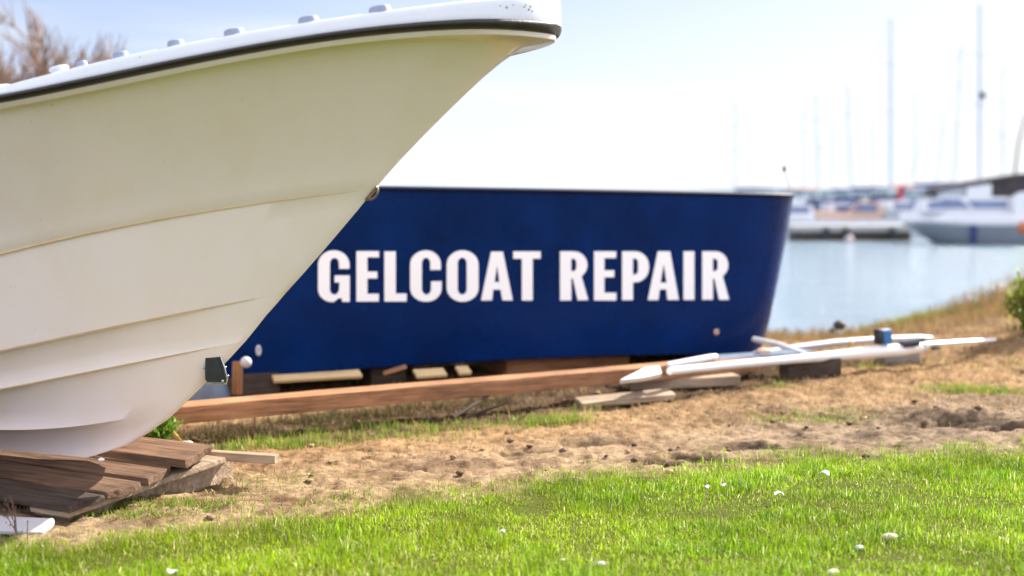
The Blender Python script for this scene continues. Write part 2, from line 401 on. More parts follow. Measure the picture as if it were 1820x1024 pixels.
# ------------------------------------------------------------------ cream boat
PB = Plan((-1.487, 5.0), (math.cos(rad(19)), -math.sin(rad(19))))
STEM_PX = [(105, 806), (158, 813), (186, 807), (228.5, 791.6), (292, 751), (330.5, 716), (367, 679), (402, 644), (441, 602), (469, 565.6), (520, 508), (566, 456), (612, 402), (660, 345), (699, 297), (760, 232), (820, 171), (850, 142), (877, 117), (903, 98), (930, 82), (962, 66)]
STEM = np.array([PB.centre(a, b) for a, b in STEM_PX])[1:]; STEM = STEM[np.argsort(STEM[:, 1])]
def stem_at(px, py): return PB.centre(px, py)
root = empty('motor_boat', (PB.O.x, PB.O.y, .13), 'big cream white motor boat with a raked bow resting on a wooden pallet', 'boat')
s_tip = PB.centre(993, 40)[0]
bg = blunt(.86, 1.05, .165, .20)
L1 = Line(PB, (s_tip, PB.centre(985, -2)[1]), [(0, 152), (88, 130), (202, 101), (296, 83.5), (398, 62), (520, 42.5), (654, 20), (787, 4.4), (856, 0)], bg, 3)
L2 = Line(PB, (s_tip, PB.centre(993, 43)[1]), [(0, 169), (117, 143.5), (234, 120), (354, 94), (520, 70), (664, 49), (831, 31), (900, 27)], bg, 3)
L3 = Line(PB, (s_tip - .012, PB.centre(990, 63)[1]), [(0, 183), (167, 146.5), (264, 126.6), (520, 85), (676, 64.5), (831, 47), (900, 42)], bg, 3)
S2 = Line(PB, stem_at(925, 84), [(0, 198), (167, 160), (264, 140), (520, 98), (676, 77), (831, 61), (890, 58)], blunt(.86, 1.05, .125, .20), 3)
bk = expo(.84, 1.30); K = Line(PB, stem_at(667, 336), [(0, 448), (156, 415), (273, 394), (430, 364), (586, 337), (640, 326)], bk, 2)
bc = expo(.74, 1.25); C = Line(PB, stem_at(508, 521), [(0, 621), (117, 599), (273, 567.6), (391, 540), (449, 527)], bc, 2)
ba = expo(.52, 1.05); A1 = Line(PB, stem_at(437, 606), [(0, 691), (156, 659), (211, 652), (312, 630), (391, 611.6)], ba, 2)
bb = expo(.27, .75); B1 = Line(PB, stem_at(325, 721), [(0, 765), (105, 758), (190, 752), (260, 738)], bb, 2)
def fade_px(px, py, line, wid):
    s = PB.solve(px, py, line.bf, line.s0)[0]; return lambda S: sstep(s + wid * .15, s - wid, S)
fk = fade_px(655, 324, K, .25); fc = fade_px(449, 527, C, .75); fa = fade_px(391, 612, A1, .42); fb = fade_px(195, 752, B1, .38)
keel_s = qs(STEM[0, 0] + .03); kz = np.interp(keel_s, STEM[:, 0], STEM[:, 1])
kz = np.where(keel_s < STEM[0, 0], STEM[0, 1] + .016 * np.clip(STEM[0, 0] - keel_s, 0, 2), kz)
keel = np.stack([keel_s, np.full(NC, .0), kz], 1); keel2 = keel.copy(); keel2[1:, 1] = .014; keel2[:, 2] += .002
rows = [keel, keel2]
bi = row(B1, -.022, -.004, fb); bo = row(B1, .0, 0); bt = row(B1, .004, .030, fb)
ai = row(A1, -.026, -.006, fa); ao = row(A1); at_ = row(A1, .002, .040, fa)
ci = row(C, -.060, -.012, fc); co = row(C)
ki = row(K, -.010, -.006, fk); ko = row(K)
s2 = row(S2)
def chain(*parts):
    out = []
    for p_ in parts: out += p_ if isinstance(p_, list) else [p_]
    return out
rows = chain(keel, keel2, between(keel2, bi, 3, STEM), bi, bo, bt, between(bt, ai, 3, STEM), ai, ao, at_, between(at_, ci, 3, STEM), ci, co, between(co, ki, 4, STEM), ki, ko, between(ko, s2, 9, STEM, 1.28), s2)
f1 = row(L3, -.026, -.014); f2 = row(L3, -.016, -.005); f3 = row(L3, -.014, .004)
f0 = s2 * .5 + f1 * .5; f0[:, 1] += .004 * (np.arange(NC) > 0)
rows += [f0, f1, f2, f3]
hull = skin(PB, rows).build('hull', M['cream'], root, merge=1e-5, angle=28)
rr = []
for k in range(9):
    t_ = k / 8; zz = math.sin((t_ - .5) * math.pi)
    b = -.016 + .034 * math.cos((t_ - .5) * math.pi) ** .7
    lo = row(L3, b); hi = row(L2, b); rr.append(lo * (1 - (zz + 1) / 2) + hi * (zz + 1) / 2)
rail = skin(PB, rr).build('rub_rail', M['rubber'], root, merge=1e-5, angle=60)
cap = [row(L2, -.012, -.004), row(L2, -.002, -.003), row(L2, .0, .004)]
cap += between(row(L2, .0, .004), row(L1, -.006, -.010), 2) + [row(L1, -.006, -.010), row(L1, -.010, -.003), row(L1, -.018, .001), row(L1, -.032, .003), row(L1, -.16, .006)]
last = cap[-1].copy(); last[:, 1] *= .5; last[:, 2] += .03; cen = cap[-1].copy(); cen[:, 1] = 0; cen[:, 2] += .045
cap += [last, cen]
deck = skin(PB, cap).build('deck', M['white_gel'], root, merge=1e-5, angle=40)
for nm_line, off, endpx in ((K, .0, (660, 323)), (C, -.002, (452, 526)), (A1, -.003, (391, 612))):
    se = PB.solve(*endpx, nm_line.bf, nm_line.s0)[0]; Ss = np.linspace(se, -3.5, 90); pts = [PB.pt(q_, float(nm_line.bf(nm_line.s0 - q_)) + off - .0015, float(nm_line.z(q_)) - .0025) for q_ in Ss]
    mb = MB(); mb.tube(pts, [.0006 + .0034 * min(1, k / 25) for k in range(90)], 6); mb.build('seam', M['stain'], root)
# round fittings on the gunwale
for px, py, wpx, hpx, mt in [(146, 119, 20, 8, 'grey_plastic'), (215, 100, 28, 10, 'grey_plastic'), (313, 82, 30, 12, 'grey_plastic'), (417, 61, 37, 12, 'grey_plastic'), (549, 39, 37, 11, 'grey_plastic'), (676, 19, 40, 11, 'grey_plastic')]:
    r = PB.solve(px, py, lambda t: np.maximum(bg(t) - .05, 0), s_tip); S = r[0]; z = float(L1.z(S)); B = float(bg(s_tip - S)) - .05
    c = PB.pt(S, B, z); R = wpx / 2 / FPX * (c.y); H = .022
    tl = Vector((PB.a.x, PB.a.y, .17)).normalized(); mw = frame_mat(c, tl)
    mb = MB(); prof = [(1.0, -.004), (1.0, H * .55), (.93, H * .85), (.75, H), (.0, H * 1.05)]
    mb.loft([[mw @ Vector((R * f * math.cos(2 * math.pi * k / 24), R * f * math.sin(2 * math.pi * k / 24), zz)) for k in range(24)] for f, zz in prof], caps=False)
    mb.build('deck_fitting', M[mt], root, merge=1e-5)
def deck_pt(px, py, inn):
    S = PB.solve(px, py, lambda t: np.maximum(bg(t) - inn, 0), s_tip)[0]; return PB.pt(S, float(bg(s_tip - S)) - inn, float(L1.z(S)))
c = deck_pt(106, 122, .06); mw = frame_mat(c, (PB.a.x, PB.a.y, .17)); mb = MB()
mb.loft([[mw @ Vector((.028 * f * math.cos(2 * math.pi * k / 20) * 1.1, .022 * f * math.sin(2 * math.pi * k / 20), zz)) for k in range(20)] for f, zz in [(.8, -.005), (.8, .012), (1, .015), (1, .022), (.85, .025), (0, .026)]], caps=False)
mb.build('filler_cap', M['white_gel'], root, merge=1e-5)
c = deck_pt(2, 148, .12); mb = MB()
pp = [c + Vector((PB.a.x, PB.a.y, .2)) * t for t in (-.4, -.2, -.1, -.03, .02, .045)]
mb.loft([[p_ + Vector((0, .03 * r * math.cos(k * math.pi / 6), .022 * r * math.sin(k * math.pi / 6) + .02)) for k in range(12)] for p_, r in zip(pp, (1, 1, 1, .85, .5, .1))])
mb.build('hatch_cover', M['white_gel'], root)
mb = MB()
for px, py, r in [(899, 13, .0045), (930, 12, .003), (938, 17, .004), (941, 12, .003), (944, 20, .003), (934, 8, .002), (888, 10, .002), (911, 9, .002), (60, 150, .0015), (247, 101, .0015)]:
    q_ = PB.solve(px, py, bg, s_tip); S_ = q_[0]; mb.ball(PB.pt(S_, float(bg(s_tip - S_)) - .0035, q_[1]), (r * 1.3, r * .5, r), None, 1, .2)
tag(mb.build('rust_spots', paint('rust_chips', (.26, .17, .12), .8, .4, 80), root), kind='stuff')
# bow eye and black bracket on the stem
e0 = Vector(PB.pt(*[(lambda q_: (q_[0], 0, q_[1]))(PB.centre(661, 343))][0])); dr = Vector((PB.a.x * .70, PB.a.y * .70, .74)).normalized(); ou = Vector((PB.a.x, PB.a.y, -.9)).normalized()
mb = MB(); mb.tube([e0 + dr * .024 * math.cos(t) + ou * (.015 * math.sin(t) + .002) for t in np.linspace(0, math.pi, 14)], .0042, 10)
mb.box(e0 + ou * .001, (.062, .018, .006), frame_mat((0, 0, 0), dr, ou).to_3x3(), .003)
mb.build('bow_eye', paint('tarnished_brass', (.30, .25, .15), .35, .4, 60, metal=1), root)
S, z = PB.centre(387, 655); bc_ = PB.pt(S - .005, .0, z); ca_, sa_ = math.cos(rad(27)), math.sin(rad(27)); xd_ = PB.a * ca_ - PB.n * sa_; nd2 = PB.n * ca_ + PB.a * sa_; mw = Matrix((Vector((xd_.x, xd_.y, 0)), Vector((nd2.x, nd2.y, 0)), Vector((0, 0, 1)))).transposed().to_4x4(); mw.translation = bc_
sc_ = bc_.y / FPX; outl = [(-18, 26), (6, 25.5), (9, 22), (14, 3), (17, -10), (20, -18), (18, -24), (-16, -22), (-19, -16), (-18.5, 8)]
def prism(outl, y0, y1, k=1.0, cx=0, cz=0): return [[mw @ Vector(((a * k + cx) * sc_, yy, (b * k + cz) * sc_)) for a, b in outl] for yy in (y0, y1)]
tb = float(max(C.bf(.2), .03)); mb = MB(); r_ = prism(outl, -.010, .036); r2 = prism(outl, -.012, .0395, .95); mb.loft([r2[0], r_[0], r_[1], r2[1]])
brk = mb.build('bracket', M['black'], root, angle=40)
mb = MB(); inn = [(-6, 19), (6, 20), (11, -2), (13, -12), (-8, -12)]; mb.loft(prism(inn, .041, .046)); mb.build('cover_plate', M['black'], brk, angle=30)
mb = MB(); mb.tube([mw @ Vector((a * sc_, .039, b * sc_)) for a, b in [(8, 25), (15, 5), (20, -17), (18, -25), (8, -26), (-17, -24)]], .0028, 8); mb.build('edge_trim', M['steel'], brk)
for a, b in [(12, -20), (-19, 17), (-20.5, 3), (17, 4), (20.5, -12)]:
    mb = MB(); mb.ball(mw @ Vector((a * sc_,   .0425 if a == 12 else .03, b * sc_)), .0055 if a == 12 else .004); mb.build('bolt', M['steel'], brk)

# ------------------------------------------------------------------ pallet under the bow
E1 = Vector((.85, -.52, 0)).normalized(); E2 = Vector((.52, .85, 0)).normalized(); PO = Vector((-1.41, 4.49, 0))
PUP = (E1 * 1).cross(E2).normalized()
tilt = Vector(E2) + Vector((0, 0, .085)); UPT = E1.cross(tilt.normalized()).normalized()
def pl(u, v, zc): return PO + E1 * u + E2 * v + Vector((0, 0, zc - .055 + .085 * v))
pal = empty('wooden_pallet', (PO.x, PO.y, 0), 'weathered wooden pallet of loose grey brown boards under the cream bow', 'pallet')
def pboard(name, u0, u1, v0, v1, z, T, mat, seed, chip=.0, turn=0, rough=.0022, **k):
    d = (E1 + E2 * turn).normalized(); o = pl(u0, (v0 + v1) / 2, z); return plank(name, mat, u1 - u0, v1 - v0, T, frame_mat(o, d, UPT), pal, rough, chip, seed, **k)
pboard('stringer', -.16, .018, -.03, .70, .085, .020, M['pallet_edge'], 1, nx=10, ny=30)
pboard('board', -1.3, .036, -.035, .112, .105, .022, M['grey_wood'], 2, .035, .0)
pboard('board', -1.3, .055, .135, .275, .105, .026, M['pallet'], 3, .035, -.012)
pboard('board', -1.3, .022, .298, .452, .106, .026, M['pallet'], 4, .02, .0, skew=-.05)
pboard('board', -1.3, .03, .455, .655, .128, .030, M['pallet'], 5, .02, .0, skew=-.06)
pboard('block', -.19, -.035, .02, .80, -.04, .122, M['pallet_edge'], 6, .012, 0, .003, nx=8, ny=30)
pboard('block', -1.0, -.85, .02, .75, -.04, .122, M['grey_wood'], 7, .0, 0, .004, nx=8, ny=30)
st = plank('wood_stick', M['pallet_edge'], .34, .045, .032, frame_mat(pl(-.16, .70, .085), (.97, -.22, -.02)), None, .0015, 0, 8)
tag(st, 'short square wood offcut poking out past the pallet edge', 'wood stick')
wb = plank('white_board', M['spar_grey'], .25, .10, .014, frame_mat(onz(-50, 935, .03), (1, -.05, -.03), (-.05, -.22, 1)), None, .001, .02, 9)
tag(wb, 'white painted board lying in the shade beside the pallet', 'board')
c = onz(180, 817, .125); mb = MB(); mb.ball(c, (.012, .012, .007), None, 2, .06)  # white blob in place of a sunlit highlight at the keel foot
wd = mb.build('white_piece', M['letter']); tag(wd, 'tiny white blob standing in for a sunlit glint under the cream keel', 'wedge')

# ------------------------------------------------------------------ blue boat
a0 = at(425, 500, 7.5); a1 = at(1352, 500, 9.0); ad = Vector((a1.x - a0.x, a1.y - a0.y)).normalized(); nd = Vector((ad.y, -ad.x))
BB = .60; PBL = Plan(Vector((a1.x, a1.y)) - nd * BB, ad)
blue = empty('rowing_boat', (PBL.O.x - ad.x * 1.7, PBL.O.y - ad.y * 1.7, 0), 'dark navy blue open boat with white lettering propped on timbers', 'boat')
BST = np.array([PBL.centre(a, b) for a, b in [(1352, 614), (1368, 565), (1385, 500), (1399, 430), (1407, 375), (1411, 349)]])
b0f = expo(.585, .15, .0, .02); b1f = expo(.635, .16, .0, .02)
def px_of(P):
    r = P - CAM; return 910 + FPX * r.x / (r.y * CP - r.z * SP)
for k_ in range(len(BST)):
    tgt = [1352, 1368, 1385, 1399, 1407, 1411][k_]; bf_ = b0f if k_ < 2 else b1f
    for it in range(30):
        mxp = max(px_of(PBL.pt(BST[k_, 0] - t_, float(bf_(np.array(t_))), BST[k_, 1])) for t_ in np.linspace(0, .8, 60)); BST[k_, 0] -= (mxp - tgt) / FPX * 9.3 * .9
LB = Line(PBL, tuple(BST[0]), [(440, 667), (560, 661.5), (700, 655), (850, 646.5), (1000, 637), (1200, 624), (1300, 617)], b0f, 2)
LT = Line(PBL, tuple(BST[-1]), [(640, 334.5), (760, 336), (900, 338.5), (1050, 340.5), (1200, 343), (1330, 346)], b1f, 2)
bend = float(PBL.solve(398, 660, b0f, BST[0, 0])[0])
rb = row(LB, 0, 0, send=bend); rt = row(LT, 0, 0, send=bend)
k1 = rb.copy(); k1[:, 1] *= .6; k1[:, 2] -= .03; k0 = rb.copy(); k0[:, 1] = 0; k0[:, 2] -= .04
soft = rb.copy(); soft[1:, 1] -= .02; soft[:, 2] -= .010
stm = BST[np.argsort(BST[:, 1])]
brows = chain(k0, k1, soft, rb, between(rb, rt, 10, stm, .8), rt)
bh = skin(PBL, brows).build('hull', M['navy'], blue, merge=1e-5, angle=40)
def wedge(r, db, dz):
    r = r.copy(); r[1:, 1] += db; r[:, 2] += dz; r[:, 1] = np.maximum(r[:, 1], 0); return r
gw = [wedge(rt, 0, -.012), wedge(rt, .014, -.008), wedge(rt, .017, .004), wedge(rt, .008, .014), wedge(rt, -.03, .015), wedge(rt, -.05, .012), wedge(rt, -.05, -.03)]
skin(PBL, gw).build('gunwale', M['navy_dark'], blue, merge=1e-5, angle=40)
ins = [wedge(rt, -.05, -.02), wedge(rb, -.06, .05)]; fl = wedge(rb, -.06, .05); fl[:, 1] = 0; ins.append(fl)
skin(PBL, ins).build('interior', M['navy_dark'], blue, merge=1e-5)
RBs, RTs = rb[::-1], rt[::-1]
def side_b(S, Z_):
    bl = float(b0f(BST[0, 0] - S)); bt2 = float(b1f(BST[-1, 0] - S)); zl = float(LB.z(S)); zt = float(LT.z(S))
    f = min(max((Z_ - zl) / (zt - zl), 0), 1); return bl + (bt2 - bl) * f ** .8
def on_blue(px, py, off=0.0):
    d = ray(px, py); lo, hi = 5.0, 9.7
    def g(t):
        P = CAM + d * t; r = Vector((P.x, P.y)) - PBL.O; return r.dot(PBL.n) - side_b(r.dot(PBL.a), P.z) - off
    for k in range(40):
        m_ = (lo + hi) / 2
        if g(m_) > 0: lo = m_
        else: hi = m_
    return CAM + d * lo
# lettering
def arc(cx, cy, rx, ry, a0, a1, n=9): return [(cx + rx * math.cos(rad(t)), cy - ry * math.sin(rad(t))) for t in np.linspace(a0, a1, n)]
ZA = lambda p: (540 + p[0] / 4.267, 420 + p[1] / 4.267); ZB = lambda p: (960 + p[0] / 3.0125, 320 + p[1] / 3.0125)
LET = []
G = [(346, 247), (268, 247), (268, 205)] + arc(233, 205, 35, 41, 0, 180) + arc(233, 402, 36, 41, 180, 360)[:] + [(272, 350), (234, 350), (234, 297), (348, 297), (348, 497), (293, 497), (287, 468)] + arc(214, 402, 60, 97, -48, -90, 5) + arc(214, 400, 105, 99, -90, -180)[1:] + arc(229, 215, 120, 108, 180, 90) + arc(229, 215, 117, 108, 90, 0)[1:]
LET.append(([G], ZA))
LET.append(([[(400, 113), (570, 113), (570, 160), (482, 160), (482, 268), (557, 268), (557, 320), (482, 320), (482, 437), (568, 437), (568, 495), (400, 495)]], ZA))
LET.append(([[(612, 115), (697, 115), (697, 435), (780, 435), (780, 495), (612, 495)]], ZA))
Cc = [(1038, 255), (960, 255), (960, 205)] + arc(928, 205, 33, 42, 0, 180) + arc(931, 400, 36, 43, 180, 360) + [(967, 342), (1045, 342)] + arc(927, 395, 118, 102, 0, -90) + arc(927, 395, 119, 102, -90, -180)[1:] + arc(927, 215, 119, 108, 180, 90) + arc(927, 215, 113, 108, 90, 0)[1:]
LET.append(([Cc], ZA))
Oo = arc(1205, 215, 120, 108, 0, 90) + arc(1205, 215, 120, 108, 90, 180)[1:] + arc(1205, 392, 120, 105, 180, 270) + arc(1205, 392, 120, 105, 270, 360)[1:]
Oi = arc(1202, 203, 35, 41, 0, 180) + arc(1202, 402, 35, 41, 180, 360)
LET.append(([Oo, Oi], ZA))
LET.append(([[(1345, 487), (1422, 117), (1510, 117), (1585, 487), (1508, 487), (1493, 405), (1437, 405), (1427, 487)], [(1466, 218), (1447, 347), (1485, 347)]], ZA))
LET.append(([[(1590, 115), (1796, 115), (1796, 170), (1736, 170), (1736, 487), (1655, 487), (1655, 170), (1590, 170)]], ZA))
def Rr(x): return [[(108 + x, 645), (108 + x, 382), (180 + x, 382)] + arc(180 + x, 455, 73, 73, 90, -30, 10)[1:] + [(222 + x, 517), (258 + x, 643), (202 + x, 644), (177 + x, 528), (167 + x, 528), (167 + x, 645)], [(167 + x, 421), (176 + x, 421)] + arc(176 + x, 440, 19, 19, 80, 0, 4) + arc(176 + x, 470, 19, 19, 0, -80, 4) + [(176 + x, 489), (167 + x, 489)]]
LET.append((Rr(0), ZB))
LET.append(([[(290, 382), (407, 382), (407, 418), (344, 418), (344, 484), (397, 484), (397, 521), (344, 521), (344, 604), (408, 604), (408, 645), (290, 645)]], ZB))
LET.append(([[(440, 643), (440, 382), (510, 382)] + arc(510, 462, 73, 80, 90, 0)[1:] + arc(510, 470, 73, 78, 0, -90) + [(497, 548), (497, 643)], [(497, 420), (508, 420)] + arc(508, 440, 18, 19, 80, 0, 4) + arc(508, 487, 18, 19, 0, -80, 4) + [(508, 507), (497, 507)]], ZB))
LET.append(([[(578, 643), (631, 382), (696, 382), (743, 642), (683, 642), (676, 586), (641, 586), (633, 643)], [(662, 445), (645, 550), (679, 550)]], ZB))
LET.append(([[(769, 382), (826, 382), (826, 642), (769, 642)]], ZB))
R2 = [[(869 + (a - 108) * .955, min(b, 641)) for a, b in lp] for lp in Rr(0)]
LET.append((R2, ZB))
def dens(lp, mx=9):
    out = []
    for i in range(len(lp)):
        a, b = lp[i], lp[(i + 1) % len(lp)]; n = max(1, int(math.hypot(a[0] - b[0], a[1] - b[1]) / 60))
        for k in range(n): out.append((a[0] + (b[0] - a[0]) * k / n, a[1] + (b[1] - a[1]) * k / n))
    return out
for loops, Zf in LET:
    lp = [dens([Zf(p_) for p_ in l]) for l in loops]; flat = [p_ for l in lp for p_ in l]
    tri = tessellate_polygon([[Vector((x_, -y_, 0)) for x_, y_ in l] for l in lp])
    fr = [on_blue(x_, y_, .006) for x_, y_ in flat]; bkp = [v - Vector((PBL.n.x, PBL.n.y, 0)) * .005 for v in fr]
    fs = [tuple(t_) for t_ in tri]; k = 0; n = len(flat)
    for l in lp:
        for j in range(len(l)): a = k + j; b = k + (j + 1) % len(l); fs.append((a, b, b + n, a + n))
        k += len(l)
    mb = MB(); mb.add(fr + bkp, fs); mb.build('letter', M['letter'], blue, smooth=False)
def disc_on(px, py, r, name, mat, depth=.008, squash=1.0):
    c = on_blue(px, py, 0); nrm = Vector((PBL.n.x, PBL.n.y, 0)); u = Vector((PBL.a.x, PBL.a.y, 0)); mb = MB()
    mb.loft([[c + nrm * h + (u * math.cos(t) * squash + Vector((0, 0, 1)) * math.sin(t)) * r * f for t in np.linspace(0, 2 * math.pi, 20, endpoint=False)] for f, h in ((1, -.003), (1, depth * .6), (.7, depth), (.35, depth * .9), (.3, depth * .5))])
    return mb.build(name, mat, blue)
disc_on(1273, 590, .02, 'drain_plug', paint('copper_plug', (.50, .30, .24), .4, .2, 40))
disc_on(459, 623, .03, 'hull_fitting', M['spar_grey'], .012, .55)
t0 = at(1408, 352, 9.2); t1 = at(1394, 300, 9.2); mb = MB(); mb.tube([t0, t0.lerp(t1, .5), t1], [.004, .003, .002], 6); js = mb.build('staff', M['spar_grey'], blue)
mb = MB(); mb.ball(t1, (.010, .010, .020), None, 2); mb.build('staff_tip', M['black'], js)

# ------------------------------------------------------------------ timbers, blocks and boards under the blue boat
def gz(x, y): return float(ground_h(x, y, False))
bz = .055
pL = onz(225, 763, bz); pR = onz(1352, 660, bz)
d_ = (pR - pL); d_.z = 0; Lb = d_.length
ti = plank('timber_beam', M['timber'], Lb, .15, .078, frame_mat(pL + Vector((-d_.y, d_.x, 0)).normalized() * .075, d_), None, .003, .0, 11, bev=.006, nx=90)
tag(ti, 'long orange brown timber beam lying in front of the blue boat', 'timber')
def block(name, px, py, z, L, W, T, d, mat, label, cat, seed, group=None, up=(0, 0, 1), Y=None):
    o = onz(px, py, z) if Y is None else at(px, py, Y)
    dv = Vector(d).normalized(); o = o + Vector((-dv.y, dv.x, 0)).normalized() * W / 2
    b = plank(name, mat, L, W, T, frame_mat(o, d, up), None, .003, .0, seed, bev=.005, nx=12); return tag(b, label, cat, group)
AX = Vector((ad.x, ad.y, 0)); NX = Vector((nd.x, nd.y, 0))
grp = 'wood blocks under the blue boat and spars'
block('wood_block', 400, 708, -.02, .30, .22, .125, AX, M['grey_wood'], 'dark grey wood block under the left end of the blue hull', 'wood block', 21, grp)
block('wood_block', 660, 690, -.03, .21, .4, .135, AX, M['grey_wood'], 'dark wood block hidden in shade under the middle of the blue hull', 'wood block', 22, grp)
block('wood_block', 900, 672, -.03, .85, .35, .15, AX, M['timber'], 'long brown timber directly under the right half of the blue hull', 'wood block', 23, grp)
block('wood_block', 1120, 694, .0, .64, .30, .055, (.97, .23, .01), M['pallet_edge'], 'flat beige plank under the left end of the white mast', 'wood block', 24, grp)
for px, py, L, sd, lb in [(484, 676, .50, 31, 'longest pale yellow board showing under the blue hull'), (737, 668, .18, 32, 'middle pale yellow board end under the blue hull'), (812, 662, .075, 33, 'smallest pale yellow board end under the blue hull')]:
    o = onz(px, py + 2, .062) - NX * .06; pb = plank('pale_board', M['pale_wood'], L, .07, .02, frame_mat(onz(px, py, .062), AX, tuple(NX * .5 + Vector((0, 0, 1)))), None, .002, .0, sd, nx=14); tag(pb, lb, 'board', 'pale boards under the blue hull')
o = onz(682, 667, .09); pk = plank('wood_stick', M['timber'], .13, .03, .02, frame_mat(o, (.9, .2, .25)), None, .004, .01, 35); tag(pk, 'short brown stick between the pale boards under the blue hull', 'wood stick')
po = plank('wood_stick', M['timber'], .17, .05, .035, frame_mat(onz(423, 700, .03), (.02, .0, 1), (0, -1, 0)), None, .002, 0, 36); tag(po, 'upright brown wood stake at the left corner of the blue hull', 'wood stick')
mb = MB(); c = at(437, 644, 7.1); mb.ball(c, .029, None, 3); 
bu = mb.build('buoy', M['spar_grey']); tag(bu, 'small white round buoy at the left corner of the blue hull', 'buoy')
# ribbed tub behind the stem
mb = MB(); tc = onz(372, 712, .0); n_ = 40; rings = []
for zz, rr_ in ((0, .105), (.02, .105), (.10, .085), (.135, .07), (.14, .0)):
    rings.append([tc + Vector((rr_ * (1 + .03 * (k % 2)) * math.cos(2 * math.pi * k / n_), rr_ * .8 * (1 + .03 * (k % 2)) * math.sin(2 * math.pi * k / n_), zz)) for k in range(n_)])
mb.loft(rings, caps=False); tb_ = mb.build('plastic_tub', M['grey_blue'], angle=20, merge=1e-5); tag(tb_, 'ribbed blue grey plastic tub upside down behind the cream stem', 'tub')
for k, (p0, p1, r, lb) in enumerate([((806, 742), (868, 703), .010, 'grey stick leaning up against the timber beam'), ((830, 742), (905, 715), .008, 'thin grey stick lying below the timber beam')]):
    mb = MB(); A_ = onz(p0[0], p0[1], -.02); B_ = onz(p1[0], p1[1], .055); mb.tube([A_, A_.lerp(B_, .5) + Vector((.01, 0, .006)), B_], [r, r * .9, r * .7], 7)
    tag(mb.build('twig', M['grey_wood']), lb, 'stick')
o = onz(1028, 722, -.02); wbd = plank('driftwood_board', M['pallet_edge'], .52, .11, .03, frame_mat(o, (.95, .30, .05), (0, -.15, 1)), None, .005, .05, 41); tag(wbd, 'pale weathered board half buried in front of the timber beam', 'board')

# white mast and spars on the right
def spar(name, pts, mat, n=16, flat=1.0, parent=None):
    mb = MB(); rings = []
    P = [Vector(p_[0]) for p_ in pts]
    for i, (p_, r) in enumerate(pts):
        d = (P[min(i + 1, len(P) - 1)] - P[max(i - 1, 0)]).normalized(); u = d.cross(Vector((0, 0, 1))).normalized(); w_ = u.cross(d)
        rings.append([Vector(p_) + (u * math.cos(2 * math.pi * k / n) + w_ * flat * math.sin(2 * math.pi * k / n)) * r for k in range(n)])
    mb.loft(rings); return mb
Mz = lambda px, py, Y: at(px, py, Y)
mast = empty('mast', Mz(1200, 660, 7.6), 'long white mast with a thin right tip lying on blocks on the bank', 'mast')
mp = [(Mz(1190, 660, 7.38), .020), (Mz(1193, 659.6, 7.39), .023), (Mz(1300, 648.5, 7.7), .024), (Mz(1400, 639.5, 7.95), .025), (Mz(1500, 631, 8.2), .033), (Mz(1560, 625, 8.35), .039), (Mz(1600, 622, 8.45), .039), (Mz(1638, 617, 8.55), .033), (Mz(1641, 617, 8.56), .033)]
wv = [Mz(*q_) for q_ in [(1102, 676, 7.12), (1140, 672, 7.2), (1176, 664, 7.34), (1172, 651, 7.42), (1148, 653, 7.36)]]; mb = MB(); mb.add([v_ + Vector((0, 0, .002)) for v_ in wv] + [v_ + Vector((0, .03, -.022)) for v_ in wv], [(0, 1, 2, 3, 4), (9, 8, 7, 6, 5)] + [(k, (k + 1) % 5, 5 + (k + 1) % 5, 5 + k) for k in range(5)])
tag(mb.build('white_piece', M['spar'], smooth=False), 'flat pointed white wedge just left of the mast end', 'wedge')
spar('tube', mp, M['spar'], 18, .95).build('tube', M['spar'], mast, angle=50)
tipm = [(Mz(1638, 613, 8.55), .019), (Mz(1700, 608.5, 8.75), .018), (Mz(1750, 605.5, 8.9), .016), (Mz(1769, 604, 8.95), .011)]
spar('end_tip', tipm, M['spar'], 12, .8).build('end_tip', M['spar'], mast, angle=50)
for px, py, Y, r in ((1638, 616, 8.55, .037), (1660, 611.5, 8.62, .022)):
    c = Mz(px, py, Y); d = (Mz(1700, 608, 8.75) - Mz(1600, 620, 8.45)).normalized(); mb = MB(); mb.tube([c - d * .008, c + d * .008], r, 16); mb.build('collar', M['spar_grey'], mast)
mb = MB(); c = Mz(1617, 611, 8.45); R3 = frame_mat((0, 0, 0), (.9, .35, .06)).to_3x3(); mb.box(c, (.12, .05, .035), R3, .006); mb.tube([c + Vector((-.06, 0, .0)), c + Vector((.1, .03, .02))], .012, 8); mb.build('clamp', M['black'], mast)
mb = MB(); mb.box(Mz(1663, 619, 8.6), (.05, .03, .015), R3, .004); mb.build('clamp', M['black'], mast)
wn = empty('winch', Mz(1571, 610, 8.4), 'small blue and black winch box standing on the white mast', 'winch')
mb = MB(); c = Mz(1573, 599, 8.38); mb.box(c, (.062, .06, .085), R3, .008); mb.build('housing', M['blue'], wn)
mb = MB(); c = Mz(1561, 599, 8.36); mb.box(c, (.022, .064, .09), R3, .006); mb.build('side_plate', M['black'], wn)
mb = MB(); mb.box(Mz(1573, 587, 8.39), (.06, .055, .012), R3, .004); mb.build('lid', M['spar_grey'], wn)
s2m = [(Mz(1340, 630, 8.7), .02), (Mz(1400, 620, 8.85), .024), (Mz(1480, 610, 9.05), .026), (Mz(1560, 604, 9.25), .027), (Mz(1630, 601.5, 9.4), .027), (Mz(1655, 602, 9.45), .021), (Mz(1658, 602, 9.46), .01)]
s2o = spar('spar', s2m, M['spar_grey'], 16, .9).build('spar', M['spar_grey'], angle=50); tag(s2o, 'pale grey spar lying behind the white mast', 'spar')
s3 = spar('spar', [(Mz(1186, 650, 7.65), .016), (Mz(1192, 649, 7.66), .020), (Mz(1262, 636, 7.85), .020), (Mz(1272, 634.5, 7.88), .018)], M['spar'], 14).build('spar', M['spar'], angle=50); tag(s3, 'short thick white tube beside the left end of the mast', 'spar')
